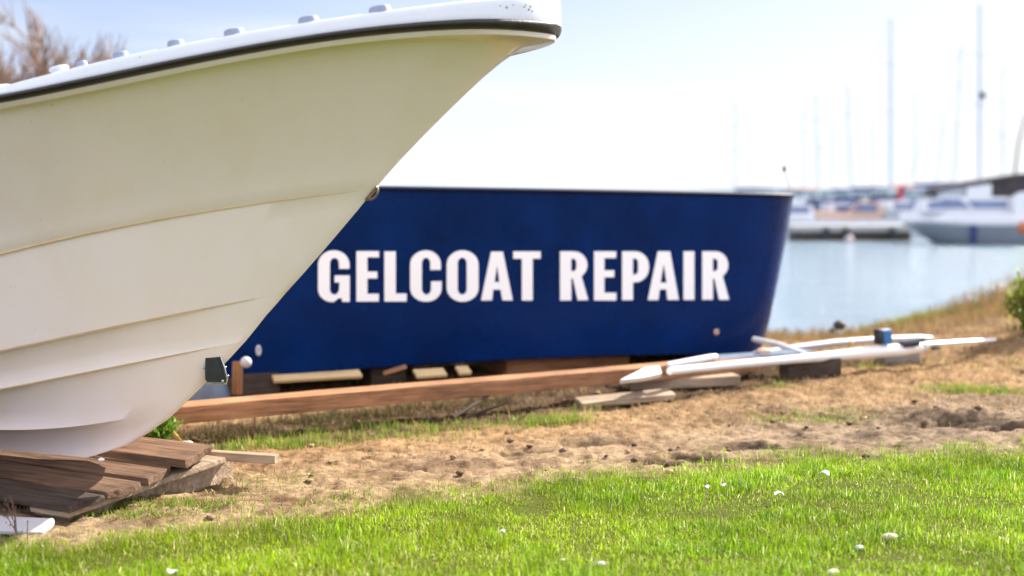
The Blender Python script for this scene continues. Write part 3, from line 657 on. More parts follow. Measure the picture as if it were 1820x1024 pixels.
s4 = spar('spar', [(Mz(1340, 603, 8.75), .017), (Mz(1385, 613, 8.5), .018), (Mz(1432, 630, 8.1), .014)], M['spar'], 14).build('spar', M['spar'], angle=50); tag(s4, 'white tube lying crosswise from the blue bow to the mast', 'spar')
tr = plank('slate_board', M['grey_blue'], .62, .17, .02, frame_mat(Mz(1268, 641, 8.05), (.93, .36, .03)), None, .003, 0, 55); tag(tr, 'flat dark slate blue board between the mast and the timber beam', 'board')
mb = MB(); mb.ball(Mz(1357, 625, 8.15), (.05, .03, .022), None, 2, .1); tag(mb.build('cloth_bundle', M['tan_canvas']), 'small crumpled pinkish cloth lying against the white mast', 'cloth')
mb = MB(); mb.ball(Mz(1512, 609, 8.6), .018, None, 2); mb.tube([Mz(1512, 609, 8.6), Mz(1512, 616, 8.6)], .008, 8); tag(mb.build('pulley', M['pale_wood']), 'small round pale pulley on the mast', 'pulley')
c = onz(1600, 652, .0); mb = MB(); mb.box(c + Vector((0, .06, .06)), (.26, .14, .13), frame_mat((0, 0, 0), (.95, .3, .02)).to_3x3(), .035)
for v in mb.v: v += Vector((random.uniform(-1, 1), random.uniform(-1, 1), random.uniform(-1, 1))) * .008
tag(mb.build('stone_block', paint('dark_stone', (.22, .20, .18), .85, .3, 12, bmp=.4), angle=60), 'grey stone propping up the right part of the white mast', 'stone')
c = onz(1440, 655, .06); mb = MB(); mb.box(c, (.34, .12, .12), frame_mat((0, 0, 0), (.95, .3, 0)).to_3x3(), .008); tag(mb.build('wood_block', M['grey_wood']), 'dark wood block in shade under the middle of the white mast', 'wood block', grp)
# bollard at the water edge
bo_ = empty('mooring_bollard', at(1491, 604, 11.0), 'small dark headed bollard standing at the water edge beyond the spars', 'bollard')
mb = MB(); b_ = at(1489, 604, 11.0); mb.tube([b_ + Vector((0, 0, -.05)), b_ + Vector((0, 0, .07))], [.045, .035], 12); mb.build('post', M['spar_grey'], bo_)
mb = MB(); mb.ball(at(1492, 578, 11.0), (.05, .05, .04), None, 2); mb.ball(at(1479, 588, 11), .022, None, 2); mb.ball(at(1512, 592, 11), (.03, .03, .025)); mb.build('head', paint('dark_iron', (.05, .035, .035), .7, .3, 20), bo_)

# ------------------------------------------------------------------ grass and plants
def jitcol(base, n, var=.25, alt=None, p_alt=.0):
    c = np.tile(np.array(base, float), (n, 1)) * (1 + RNG.uniform(-var, var, (n, 1))); c *= 1 + RNG.uniform(-.08, .08, (n, 3))
    if alt is not None:
        k = RNG.random(n) < p_alt; c[k] = np.array(alt) * (1 + RNG.uniform(-var, var, (k.sum(), 1)))
    return c
n = 1000000
yy = 2.5 + RNG.random(n) * 4.8; xx = RNG.uniform(-3.4, 3.4, n); e = grass_edge(xx)
ok = (np.abs(xx) < .40 * yy + .75) & (yy < e + .36 * RNG.random(n) ** 3.5 - .0)
pat = fbm(xx, yy, 2.5, 3); ok &= RNG.random(n) < np.clip(1.0 + .9 * pat, .5, 1)
pu = (xx - PO.x) * E1.x + (yy - PO.y) * E1.y; pv = (xx - PO.x) * E2.x + (yy - PO.y) * E2.y
ok &= ~((pu < .03) & (pv > -.05) & (pv < .8))
xx, yy, pat = xx[ok], yy[ok], pat[ok]; n = len(xx)
P = np.stack([xx, yy, ground_h(xx, yy) - .004], 1)
clump = fbm(xx + 3, yy, 6.5, 3); tall = 1 + .4 * fbm(xx, yy, 1.3, 3) + .25 * pat + .9 * np.clip(clump, -.5, 1)
h = RNG.uniform(.013, .036, n) * tall; lean = np.abs(RNG.normal(.4, .85, n))
cc = jitcol((.195, .31, .010), n, .6, (.56, .49, .25), .08)
g3 = fbm(xx + 9, yy, 3.5, 3)[:, None]; cc = cc * (1 + .45 * g3) * (1 - .34 * np.clip(clump, 0, 1)[:, None] * np.array([1.4, .7, 1])) + np.array([.06, .02, .0]) * np.clip(fbm(xx, yy + 40, 1.1, 2), 0, 1)[:, None]
lawn_o = blades('grass', P, h, RNG.uniform(.001, .0024, n) * (1 + 1.2 * (RNG.random(n) < .08)), lean, RNG.uniform(0, 6.283, n), np.clip(cc, .005, .8), M['grass'], 1.15)
tag(lawn_o, 'bright green lawn grass in front', kind='stuff')
# sparse blades and small tufts on the soil
def tuft_field(spots, name, label, base, alt, pa, mat, kind='stuff', hmul=1.0):
    Ps, hs = [], []
    for px, py, rx, ry, k, h0 in spots:
        c = onz(px, py, 0); x = RNG.normal(c.x, rx, k); y = RNG.normal(c.y, ry, k); Ps.append(np.stack([x, y], 1)); hs.append(RNG.uniform(.4, 1.1, k) * h0)
    Q = np.concatenate(Ps); h = np.concatenate(hs); n = len(h); P = np.stack([Q[:, 0], Q[:, 1], ground_h(Q[:, 0], Q[:, 1]) - .004], 1)
    o = blades(name, P, h, RNG.uniform(.002, .0045, n), np.abs(RNG.normal(.5, .65, n)), RNG.uniform(0, 6.283, n), jitcol(base, n, .35, alt, pa), mat, 1.1)
    return tag(o, label, kind=kind)
tuft_field([(430, 792, .07, .06, 420, .06), (500, 785, .06, .06, 380, .06), (555, 782, .06, .05, 400, .055), (985, 736, .10, .05, 900, .06), (1060, 715, .06, .05, 250, .04), (1430, 738, .16, .08, 900, .03), (1490, 728, .12, .08, 350, .025), (1735, 700, .14, .07, 1300, .05), (1690, 692, .1, .08, 250, .03),
            (1545, 660, .05, .04, 140, .04), (1380, 690, .06, .05, 140, .03), (600, 890, .09, .05, 240, .03), (520, 850, .2, .12, 500, .018), (450, 870, .12, .1, 350, .022), (270, 905, .2, .05, 800, .03), (350, 905, .1, .05, 500, .028), (230, 925, .12, .04, 450, .03),
            (1640, 582, .25, .2, 1500, .09), (740, 760, .15, .1, 300, .03), (830, 745, .2, .08, 260, .05), (700, 745, .2, .06, 380, .06), (620, 760, .2, .06, 380, .06), (1800, 660, .2, .2, 220, .03)],
           'weeds', 'scattered green tufts on the bare earth', (.15, .24, .025), (.36, .27, .10), .25, M['grass'])
n = 70000; yy = 4.3 + RNG.random(n) ** .8 * 7.4; xx = RNG.uniform(-3.2, 5.5, n); e = grass_edge(xx); dd = yy - e
keep = (dd > -.05) & (np.abs(xx) < .40 * yy + .8) & (yy < shore(xx) + .1)
keep &= RNG.random(n) < np.clip(.12 + .8 * sstep(.4, 1.6, dd) + .5 * fbm(xx, yy, 2, 3), 0, 1)
xx, yy = xx[keep], yy[keep]; n = len(xx); P = np.stack([xx, yy, ground_h(xx, yy) + .001], 1)
dry = blades('dry_grass', P, RNG.uniform(.02, .07, n) * (.6 + .5 * sstep(6, 9, yy)), RNG.uniform(.0015, .004, n), RNG.uniform(.7, 1.55, n), RNG.uniform(0, 6.283, n), jitcol((.36, .23, .105), n, .45, (.14, .085, .04), .4), M['straw'])
tag(dry, 'dry straw and dead grass strewn over the earth', kind='stuff')
n = 2400; yy = 4.3 + RNG.random(n) * 5.2; xx = RNG.uniform(-2.6, 4.2, n); keep = (yy - grass_edge(xx) > .02) & (np.abs(xx) < .40 * yy + .5) & (RNG.random(n) < .35 + .6 * fbm(xx, yy, 1.6, 3))
xx, yy = xx[keep], yy[keep]; n = len(xx); sz = .004 + .016 * RNG.random(n) ** 3; zz = ground_h(xx, yy) + sz * .25
octv = np.array([[1, 0, 0], [0, 1, 0], [-1, 0, 0], [0, -1, 0], [0, 0, .7], [.7, .7, .35], [-.7, .7, .35], [-.7, -.7, .35], [.7, -.7, .35], [0, 0, -.5]])
VV = np.stack([xx, yy, zz], 1)[:, None, :] + octv[None] * sz[:, None, None] * RNG.uniform(.6, 1.35, (n, 10, 1)); tri_ = np.array([[0, 5, 4], [5, 1, 4], [1, 6, 4], [6, 2, 4], [2, 7, 4], [7, 3, 4], [3, 8, 4], [8, 0, 4], [0, 9, 5], [5, 9, 1], [1, 9, 6], [6, 9, 2], [2, 9, 7], [7, 9, 3], [3, 9, 8], [8, 9, 0]])
cl_c = np.repeat(jitcol((.25, .175, .11), n, .45, (.10, .065, .04), .45)[:, None], 10, 1).reshape(-1, 3)
cl_o = np_mesh('dirt_clods', VV.reshape(-1, 3), np.zeros((0, 4), int), (np.arange(n)[:, None, None] * 10 + tri_[None]).reshape(-1, 3), cl_c, M['twig']); tag(cl_o, 'small clods and crumbs of dry earth', kind='stuff')
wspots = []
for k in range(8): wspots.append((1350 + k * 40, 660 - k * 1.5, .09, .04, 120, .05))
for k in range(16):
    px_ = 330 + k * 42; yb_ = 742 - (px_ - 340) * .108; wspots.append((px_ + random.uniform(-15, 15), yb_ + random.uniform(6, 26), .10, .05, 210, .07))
tuft_field(wspots, 'dead_weeds', 'dark brown dead weeds in the shade under the beam and spars', (.13, .085, .045), (.08, .12, .025), .25, M['straw'])  # weeds coloured dark to add to the painted shade below beam and mast
# taller dry grass along the bank
n = 9000; xx = RNG.uniform(1.2, 6.2, n); yy = shore(xx) - RNG.random(n) ** 1.6 * 1.1 + .25; P = np.stack([xx, yy, ground_h(xx, yy) - .01], 1)
hh = RNG.uniform(.03, .10, n) * (1 + 1.3 * sstep(3.0, 3.9, xx) * (1 + fbm(xx, yy, 1.5, 2)))
rg = blades('bank_grass', P, hh, RNG.uniform(.003, .006, n), np.abs(RNG.normal(.2, .3, n)), RNG.uniform(0, 6.28, n), jitcol((.33, .22, .10), n, .35, (.12, .17, .03), .12), M['straw'])
tag(rg, 'dry tan grass along the edge of the bank', kind='stuff')
def leafy(name, label, cat, c, R, nleaf, base, alt, pa, lsz, stem_n=9, group=None):
    o = empty(name, c, label, cat, group); mb = MB(); c = Vector(c); tips = []
    for k in range(stem_n):
        a = random.uniform(0, 6.28); r = random.uniform(.1, .8) * R.x; t = c + Vector((math.cos(a) * r, math.sin(a) * r * R.y / R.x, R.z * random.uniform(.5, 1)))
        mb.tube([c + Vector((math.cos(a), math.sin(a), 0)) * R.x * .1, c.lerp(t, .5) + Vector((0, 0, R.z * .12)), t], [R.x * .03, R.x * .02, R.x * .008], 5); tips.append(t)
    mb.build('stem', M['bark'], o)
    ctr = np.array([tuple(t) for t in tips]); k = RNG.integers(0, stem_n, nleaf); f = RNG.random(nleaf)[:, None] ** .6
    P = ctr[k] * f + np.array(c) * (1 - f) + RNG.normal(0, 1, (nleaf, 3)) * np.array([R.x, R.y, R.z]) * .16
    P[:, 2] = np.maximum(P[:, 2], c.z + .005)
    lo = blades('foliage', P - np.array(c), RNG.uniform(.6, 1.3, nleaf) * lsz, RNG.uniform(.3, .5, nleaf) * lsz, RNG.uniform(.2, 1.5, nleaf), RNG.uniform(0, 6.28, nleaf), jitcol(base, nleaf, .35, alt, pa), M['leaf'], 1.0)
    lo.parent = o; return o
c = onz(272, 797, .0); leafy('weed_plant', 'bright green leafy weed growing behind the pallet', 'plant', c, Vector((.13, .10, .11)), 900, (.10, .21, .02), (.3, .34, .05), .15, .035)
c = at(1850, 590, 9.3); leafy('shrub', 'green shrub at the right edge of the bank', 'shrub', Vector((c.x, c.y, gz(c.x, c.y))), Vector((.26, .25, .36)), 2600, (.19, .25, .03), (.30, .27, .06), .3, .05, 14)
mb = MB(); A_ = onz(324, 790, 0); mb.tube([A_, onz(315, 775, .06), at(291, 752, A_.y)], [.006, .006, .004], 6); tag(mb.build('plant_stalk', paint('yellow_stalk', (.42, .33, .06), .6, .2, 30)), 'single yellow stalk leaning beside the green weed', 'stalk')
mb = MB(); mb.ball(onz(331, 792, .02), (.035, .025, .022), None, 2, .08); tag(mb.build('pebble', M['stone']), 'pale stone behind the pallet at the foot of the yellow stalk', 'stone')
# dead stalks lower left
ds = empty('dead_weed', onz(25, 965, 0), 'dark dead weed stalks in front of the white board', 'weed'); mb = MB(); mbh = MB()
for (x0, y0, x1, y1) in [(34, 968, 8, 885), (30, 962, 18, 880), (24, 958, 22, 888), (38, 972, 4, 905)]:
    b_ = onz(x0, y0, 0); t_ = at(x1, y1, b_.y); mb.tube([b_, b_.lerp(t_, .5) + Vector((.006, 0, 0)), t_], [.0022, .0016, .001], 5)
    for k in range(12):
        q_ = b_.lerp(t_, random.uniform(.55, 1)); mbh.ball(q_ + Vector((random.uniform(-.008, .008), random.uniform(-.008, .008), 0)), (.0016, .0016, .0035), None, 1)
mb.build('stem', M['bark'], ds); tag(mbh.build('seed_head', M['bark'], ds), kind='stuff')
b_ = onz(49, 972, 0); mb = MB(); mb.tube([b_, at(49, 925, b_.y)], [.003, .002], 6); tag(mb.build('plant_stalk', M['pallet_edge']), 'single straight dry stalk in the lower left corner', 'stalk')

# stones and petals in the lawn
for k, (px, py, w_, nm, lb) in enumerate([(1580, 955, 40, 'pebble', 'large pale yellowish stone in the blurred grass near the bottom right'), (1066, 1003, 28, 'pebble', 'smooth grey white stone in the grass at the bottom middle'),
        (1526, 974, 26, 'pebble', 'bluish grey stone just left of the large yellowish stone'), (1385, 878, 24, 'petal', 'white petal lying on the lawn in the middle right'), (1464, 842, 30, 'petal', 'long white petal near the top edge of the lawn'),
        (1255, 866, 16, 'petal', 'small pinkish petal left of the white petals'), (1285, 862, 16, 'petal', 'small pale petal beside the pinkish one'), (306, 1017, 26, 'petal', 'white petal at the bottom edge left of centre'),
        (1480, 1018, 34, 'pebble', 'tan stone at the bottom edge below the large yellowish stone'), (1000, 996, 16, 'pebble', 'small tan stone left of the smooth grey white stone'), (893, 945, 14, 'petal', 'tiny pale petal in the centre of the lawn')]):
    c = onz(px, py, .030 if nm == 'petal' else .009); r = w_ / 2 / FPX * c.y * (.7 if nm == 'petal' else .8); mb = MB()
    if nm == 'pebble': mb.ball(c, (r, r * .75, r * .45), frame_mat((0, 0, 0), (1, .3 * (k % 3), .12)).to_3x3(), 3, .035); mt = M['stone'] if k in (0, 8, 9) else M['grey_stone']
    else:
        mb.add([c + Vector((r * math.cos(t) * (1 + .2 * math.sin(3 * t)), r * .55 * math.sin(t), r * .35 * math.cos(2 * t + k) + .004)) for t in np.linspace(0, 6.28, 11)[:-1]] + [c + Vector((r * math.cos(t), r * .5 * math.sin(t), r * .35 * math.cos(2 * t + k))) for t in np.linspace(0, 6.28, 11)[:-1]],
               [tuple(range(10)), tuple(range(10, 20))] + [(j, (j + 1) % 10, 10 + (j + 1) % 10, 10 + j) for j in range(10)]); mt = M['letter']
    tag(mb.build(nm, mt), lb, nm, nm + 's lying in the lawn')

# bare tree at the left
def bare_tree(base, H, label):
    o = empty('bare_tree', base, label, 'tree'); tr_, tw = MB(), MB(); rr = random.Random(3); ends = []
    def grow(p0, d, L, r, lev):
        n_ = 4; pts = [p0]; dd = d.copy()
        for k in range(n_):
            dd = (dd + Vector((rr.gauss(0, .13), rr.gauss(0, .13), rr.gauss(.05, .08)))).normalized(); pts.append(pts[-1] + dd * L / n_)
        (tr_ if lev < 2 else tw).tube(pts, [r * (1 - .13 * k) for k in range(n_ + 1)], 6 if lev < 2 else 4)
        if lev >= 4: return
        for k in range(6 if lev < 3 else 6):
            q_ = pts[rr.randint(1 + (lev == 0), n_)]; nd_ = (dd + Vector((rr.gauss(0, .5), rr.gauss(0, .5), rr.gauss(.25, .35)))).normalized()
            grow(q_, nd_, L * rr.uniform(.5, .75), max(r * .55, .009), lev + 1)
    for k in range(7):
        a = k * .9; grow(Vector(base), Vector((math.cos(a) * .55 + .1, math.sin(a) * .55, 1)).normalized(), H * .50, .06, 0)
    tr_.build('trunk', M['bark'], o); c_ = tw.build('crown', paint('mauve_twigs', (.21, .135, .125), .85, .3, 2, c2=(.30, .20, .12)), o); return o
tb0 = at(-70, 380, 17); bare_tree(Vector((tb0.x, tb0.y, gz(tb0.x, tb0.y))), 3.1, 'bare brown twiggy tree behind the cream boat')

# ------------------------------------------------------------------ harbour
WZ = -.45
def hull_loft(L, Bm, F, bow=.35, sheer=.25, n=14, m=9, fl=2.2):
    """pointed hull along +x (bow at +x), waterline z 0"""
    rings = []
    for i in range(n + 1):
        u = i / n; bx = Bm / 2 * (1 - max(0, (u - .45) / .55) ** fl) * (.86 + .14 * min(1, u * 3)); z1 = F * (1 + sheer * u * u); x = -L / 2 + L * u
        ring = []
        for j in range(m):
            t = j / (m - 1); zz = -.25 + (z1 + .25) * t; ring.append((x + bow * L * .25 * (t - 1) * u ** 3 * 1.2, max(.004, bx) * (.55 + .45 * t ** .55), zz))
        rings.append(ring + [(a, -b, c_) for a, b, c_ in ring[::-1]])
    return rings
def tf(mw, rings): return [[mw @ Vector(p_) for p_ in r] for r in rings]
def hx(ring_list, mw, mb, caps=True): mb.loft(tf(mw, ring_list), True, caps)
def prismx(mb, mw, prof, w0, w1=None):
    """side profile (x,z) extruded in y with width w0 at bottom"""
    zs = [p_[1] for p_ in prof]; z0, z1 = min(zs), max(zs); w1 = w1 or w0
    f = lambda z: (w0 + (w1 - w0) * (z - z0) / max(1e-6, z1 - z0)) / 2
    mb.loft([[mw @ Vector((x_, sgn * f(z_), z_)) for x_, z_ in prof] for sgn in (-1, 1)])
def placed(px, Y, heading, z=WZ): p_ = at(px, 350, Y); return frame_mat((p_.x, p_.y, z), (math.cos(rad(heading)), math.sin(rad(heading)), 0))
def yacht(px, topy, Y, label, L=9.0, heading=10, r=.07, lean=0.0, sail=None, radar=False, hullmat='sea_white'):
    mw = placed(px, Y, heading); topz = at(px, topy, Y).z - WZ; o = empty('sailing_yacht', mw.translation, label, 'sailing yacht', 'sailing yachts moored in the harbour')
    mb = MB(); hx(hull_loft(L, L * .3, .95), mw, mb); mb.build('hull', M[hullmat], o)
    mb = MB(); prismx(mb, mw, [(-L * .22, .95), (L * .2, .98), (L * .12, 1.32), (-L * .2, 1.38)], L * .2, L * .16); cb = mb.build('cabin', M['sea_white'], o)
    mb = MB(); prismx(mb, mw, [(-L * .15, 1.14), (L * .08, 1.14), (L * .06, 1.26), (-L * .14, 1.28)], L * .197 + .02); mb.build('window', M['glass'], cb)
    b_ = mw @ Vector((L * .06, 0, 1.0)); t_ = at(px, topy, Y) + Vector((lean, 0, 0)); b2 = Vector((at(px, 350, Y).x - lean * .0, b_.y, b_.z)); t_.y = b2.y
    mb = MB(); mb.tube([b2, b2.lerp(t_, .6), t_], [r, r, r * .7], 8); ms = mb.build('mast', M['alu'], o)
    for f in (.5, .75):
        c_ = b2.lerp(t_, f); mb = MB(); mb.tube([c_ + Vector((-L * .07, 0, .03)), c_, c_ + Vector((L * .07, 0, .03))], .025, 5); mb.build('spreader', M['alu'], ms)
    mb = MB(); bow_ = mw @ Vector((L * .49, 0, 1.15)); st_ = mw @ Vector((-L * .49, 0, .95))
    for q_ in (bow_, st_): mb.tube([t_, q_], .012, 4)
    mb.build('rigging', M['alu'], o)
    bm_ = b2 + Vector((0, 0, .9)); be = bm_ + mw.to_3x3() @ Vector((-L * .38, 0, .05)); mb = MB(); mb.tube([bm_, be], .05, 6); bo2 = mb.build('boom', M['alu'], o)
    mb = MB(); mb.tube([bm_ + Vector((0, 0, .12)), bm_.lerp(be, .5) + Vector((0, 0, .14)), be + Vector((0, 0, .1))], [.16, .14, .08], 8); mb.build('sail_cover', M[sail or 'canvas_blue'], bo2)
    if radar: mb = MB(); mb.ball(at(px + 2, 170, Y) + Vector((0, -.15, 0)), (.18, .18, .2)); mb.build('radar_dome', M['canvas'], ms)
    return o
yacht(1743, 7, 74, 'yacht with the tallest mast and a dark radar dome above the brown canopy', 10, 15, .085, radar=True)
yacht(1584, 32, 84, 'yacht with the second tallest thick mast near the middle of the harbour', 10, 170, .095, sail='tan_canvas')
yacht(1695, 81, 100, 'yacht with a medium mast just left of the tallest mast', 9, 20, .065, .6)
yacht(1514, 151, 112, 'yacht with a short mast left of the second tallest mast', 8, 165, .075, -.3)
yacht(1456, 165, 116, 'yacht with a short mast right of the blue bow', 8, 10, .075, -.25, sail='tan_canvas')
yacht(1307, 179, 125, 'yacht with a faint mast rising behind the blue boat', 9, 170, .07)
yacht(1430, 192, 150, 'farthest yacht with a very faint thin mast by the blue bow', 8, 12, .065)
yacht(1627, 160, 140, 'distant yacht with a faint mast right of the second tallest mast', 8, 160, .07)
yacht(1662, 190, 130, 'distant yacht with a faint leaning mast left of the brown canopy', 8, 14, .065, .9)
yacht(1783, 120, 105, 'distant yacht with a thin mast right of the tallest mast', 9, 165, .06, sail='canvas_red')
yacht(1553, 205, 135, 'distant yacht with a low mast left of the second tallest mast', 8, 8, .055)
yacht(1480, 215, 145, 'distant yacht with a low mast between the two short masts', 8, 175, .055)
# pontoon
pn = empty('pontoon', placed(1500, 48, 0).translation, 'low grey floating pontoon with a dark underside', 'pontoon'); pw = placed(1510, 48, 2)
mb = MB(); mb.box(pw @ Vector((-.05, 0, .42)), (4.1, 1.6, .22), pw.to_3x3(), .03); mb.build('walkway', M['concrete'], pn)
mb = MB(); mb.box(pw @ Vector((.0, 0, .13)), (3.8, 1.4, .36), pw.to_3x3(), .03); mb.build('float', M['dark_dock'], pn)
for x_ in (-1.0, -.35, 1.2):
    mb = MB(); c_ = pw @ Vector((x_, -.85, .2)); mb.tube([c_ + Vector((0, 0, -.3)), c_ + Vector((0, 0, .24))], .1, 10); mb.build('fender', M['black'], pn)
mb = MB(); c_ = at(1509, 425, 46.5); mb.ball(Vector((c_.x, c_.y, WZ + .06)), .15, None, 2); tag(mb.build('buoy', paint('faded_buoy', (.42, .33, .34), .5, .1, 4)), 'round faded pink buoy floating before the pontoon', 'buoy')
def motorboat(px, Y, L, label, heading, cab, cov, flag=False, hullmat='sea_white', cabh=.75):
    mw = placed(px, Y, heading); o = empty('motor_boat', mw.translation, label, 'boat', 'small motor boats behind the pontoon')
    mb = MB(); hx(hull_loft(L, L * .36, .62), mw, mb); mb.build('hull', M[hullmat], o)
    mb = MB(); prismx(mb, mw, [(-L * .1, .6), (L * .3, .66), (L * .16, .62 + cabh * .55), (L * .1, .62 + cabh), (-L * .08, .62 + cabh)], L * .27, L * .22); c_ = mb.build('cabin', M[cab], o)
    mb = MB(); prismx(mb, mw, [(-L * .05, .62 + cabh * .5), (L * .155, .62 + cabh * .5), (L * .105, .62 + cabh * .88), (-L * .05, .62 + cabh * .88)], L * .26); mb.build('window', M['glass_blue'], c_)
    mb = MB(); prismx(mb, mw, [(-L * .46, .62), (-L * .12, .62), (-L * .12, .62 + cabh * .6), (-L * .25, .62 + cabh * .62), (-L * .45, .8)], L * .28, L * .2); mb.build('cockpit_cover', M[cov], o)
    mb = MB(); e_ = mw @ Vector((-L * .52, 0, .55)); mb.box(e_, (.3, .35, .5), mw.to_3x3(), .06); mb.build('outboard_motor', M['black'], o)
    if flag:
        b_ = mw @ Vector((-L * .3, 0, .9)); t_ = b_ + Vector((0, 0, 1.0)); mb = MB(); mb.tube([b_, t_], .02, 6); fs_ = mb.build('flag_staff', M['alu'], o)
        mb = MB(); g_ = [[t_ + Vector((.18 * math.sin(j * 1.1) * .3 - i_ * .045 + (.0), .05 * math.sin(i_ * 1.3), -.12 * j - .02 * i_)) for j in range(5)] for i_ in range(7)]
        mb.loft(g_, False, False); mb.loft([[v + Vector((0, .012, 0)) for v in r_] for r_ in g_], False, False); mb.build('flag', M['canvas_red'], fs_)
    return o
motorboat(1424, 52, 4.6, 'white motor boat nearest the blue bow behind the pontoon', 175, 'sea_white', 'tan_canvas', cabh=.55)
motorboat(1485, 53, 4.4, 'motor boat with a navy cockpit cover in the middle of the pontoon', 8, 'sea_white', 'canvas_blue', cabh=.6)
motorboat(1545, 52, 4.2, 'motor boat flying a small red flag behind the pontoon', 172, 'tan_canvas', 'sea_grey', True, cabh=.65)
motorboat(1588, 54, 4.4, 'motor boat with a tan cover beside the large cruiser bow', 10, 'sea_white', 'tan_canvas', cabh=.7)
motorboat(1455, 63, 5.0, 'navy hulled motor boat moored behind the white boat nearest the blue bow', 6, 'canvas_blue', 'canvas', hullmat='canvas_blue', cabh=.7)
motorboat(1575, 72, 6.0, 'dark brown covered boat moored farther out behind the tan covered boat', 175, 'canvas', 'canvas_blue', hullmat='canvas_blue', cabh=.9)
motorboat(1508, 66, 5.5, 'blue cabined motor boat moored farther out behind the others', 178, 'canvas_blue', 'canvas_blue', hullmat='canvas_blue', cabh=.8)
motorboat(1640, 60, 6.5, 'long grey motor boat moored behind the large cruiser bow', 170, 'sea_grey', 'canvas_blue', hullmat='sea_grey', cabh=.8)
# motor cruiser
cx = at(1607, 380, 45); mw = frame_mat((cx.x + 4.4, cx.y - .6, WZ), (-1, .12, 0)); L = 9.0
cr = empty('motor_cruiser', mw.translation, 'large white motor cruiser with a brown canopy moored at the right', 'boat')
low = hull_loft(L, 2.7, .58, .5, .06, 22, 9, 5); mb = MB(); hx(low, mw, mb); mb.build('hull', M['sea_grey'], cr)
mb = MB(); up = []
for r_ in low:
    k = len(r_) // 2; a_, b_ = r_[k - 1], r_[k]; z_ = a_[2]; dx = .12 if a_[0] > 2.5 else 0
    up.append([(a_[0], a_[1] + .03, z_ + .004), (a_[0] + dx, a_[1] + .05, z_ + .10), (a_[0] + dx * .6, max(.01, a_[1] - .10), z_ + .38), (a_[0] + dx * .6, -max(.01, a_[1] - .10), z_ + .38), (b_[0] + dx, b_[1] - .05, z_ + .10), (b_[0], b_[1] - .03, z_ + .004)])
hx(up, mw, mb); mb.build('topside', M['sea_white'], cr, angle=50)
mb = MB(); prismx(mb, mw, [(4.05, 1.0), (3.95, 1.34), (3.3, 1.50), (2.6, 1.46), (-3.4, 1.46), (-3.4, 1.0)], 1.9, 1.6); cb = mb.build('cabin', M['sea_white'], cr)
mb = MB(); prismx(mb, mw, [(3.9, 1.10), (3.85, 1.30), (3.3, 1.42), (2.9, 1.40), (2.6, 1.12)], 1.90, 1.69); mb.build('window', M['glass_blue'], cb)
mb = MB(); prismx(mb, mw, [(2.5, 1.12), (2.7, 1.36), (1.5, 1.36), (1.5, 1.12)], 1.91, 1.73); mb.build('window', M['glass_blue'], cb)
mb = MB(); prismx(mb, mw, [(3.80, 1.49), (3.62, 1.74), (3.2, 1.84), (1.1, 2.18), (.4, 2.14), (-1.8, 2.0), (-1.8, 1.86), (.4, 1.98), (1.1, 2.02), (3.15, 1.74), (3.52, 1.66), (3.72, 1.48)], 1.64, 1.5); mb.build('canopy', M['canvas'], cr)
mb = MB(); prismx(mb, mw, [(3.66, 1.47), (3.5, 1.66), (3.15, 1.72), (2.75, 1.79), (2.75, 1.47)], 1.58, 1.5); mb.build('canopy_window', M['sea_grey'], cr)
mb = MB(); prismx(mb, mw, [(2.70, 1.47), (2.70, 1.76), (1.95, 1.86), (1.95, 1.47)], 1.58, 1.5); mb.build('canopy_window', M['sea_white'], cr)
mb = MB(); prismx(mb, mw, [(1.9, 1.47), (1.9, 1.87), (1.1, 2.01), (-1.7, 1.9), (-1.7, 1.47)], 1.56, 1.48); mb.build('canopy_side', M['canvas'], cr)
mb = MB(); prismx(mb, mw, [(1.35, .98), (1.42, 1.45), (1.2, 1.60), (.8, 1.66), (-1.6, 1.66), (-1.6, 1.5), (.8, 1.46), (1.0, 1.3), (.95, .98)], 2.25, 2.15); mb.build('arch', M['sea_white'], cr)
mb = MB(); prismx(mb, mw, [(.92, 1.08), (.85, 1.40), (-1.5, 1.44), (-1.5, 1.08)], 2.18, 2.1); mb.build('side_window', M['black'], cr)
b_ = at(1803, 316, 44.3); t_ = at(1822, 205, 44.3); mb = MB(); mb.tube([b_, b_.lerp(t_, .5) + Vector((-.06, 0, 0)), t_], [.035, .03, .025], 8); mb.build('antenna', M['canvas'], cr)
c_ = mw @ Vector((1.0, 1.42, .55)); c_ = at(1730, 415, 43.2); mb = MB(); mb.tube([c_ + Vector((0, 0, -.30)), c_ + Vector((0, 0, -.26)), c_ + Vector((0, 0, .2)), c_ + Vector((0, 0, .26))], [.06, .12, .12, .05], 12); mb.build('fender', M['canvas_blue'], cr)
c_ = at(1818, 405, 42.6); mb = MB(); mb.ball(c_, (.17, .17, .2)); mb.build('fender', M['orange'], cr)

# ------------------------------------------------------------------ light and sky
SUN_AZ, SUN_EL = 50, 36; SKYS = .073; SKYW = 4.75; SKY_FILL = 10.2
sd = bpy.data.lights.new('sun', 'SUN'); sd.energy = 5.0; sd.angle = rad(.53); sd.color = (1, .93, .82)
so = bpy.data.objects.new('sun', sd); COL.objects.link(so)
v = Vector((math.sin(rad(SUN_AZ)) * math.cos(rad(SUN_EL)), math.cos(rad(SUN_AZ)) * math.cos(rad(SUN_EL)), math.sin(rad(SUN_EL))))
so.rotation_euler = v.to_track_quat('Z', 'Y').to_euler(); so.location = (10, 8, 12)
W = bpy.data.worlds.new("World"); SC.world = W; W.use_nodes = True; nt = W.node_tree; bgn = nt.nodes["Background"]
sky = N(nt, "ShaderNodeTexSky"); sky.sky_type = 'NISHITA'; sky.sun_disc = False; sky.sun_elevation = rad(SUN_EL); sky.sun_rotation = rad(SUN_AZ)
sky.air_density = 1.0; sky.dust_density = 0.6; sky.ozone_density = 1.0
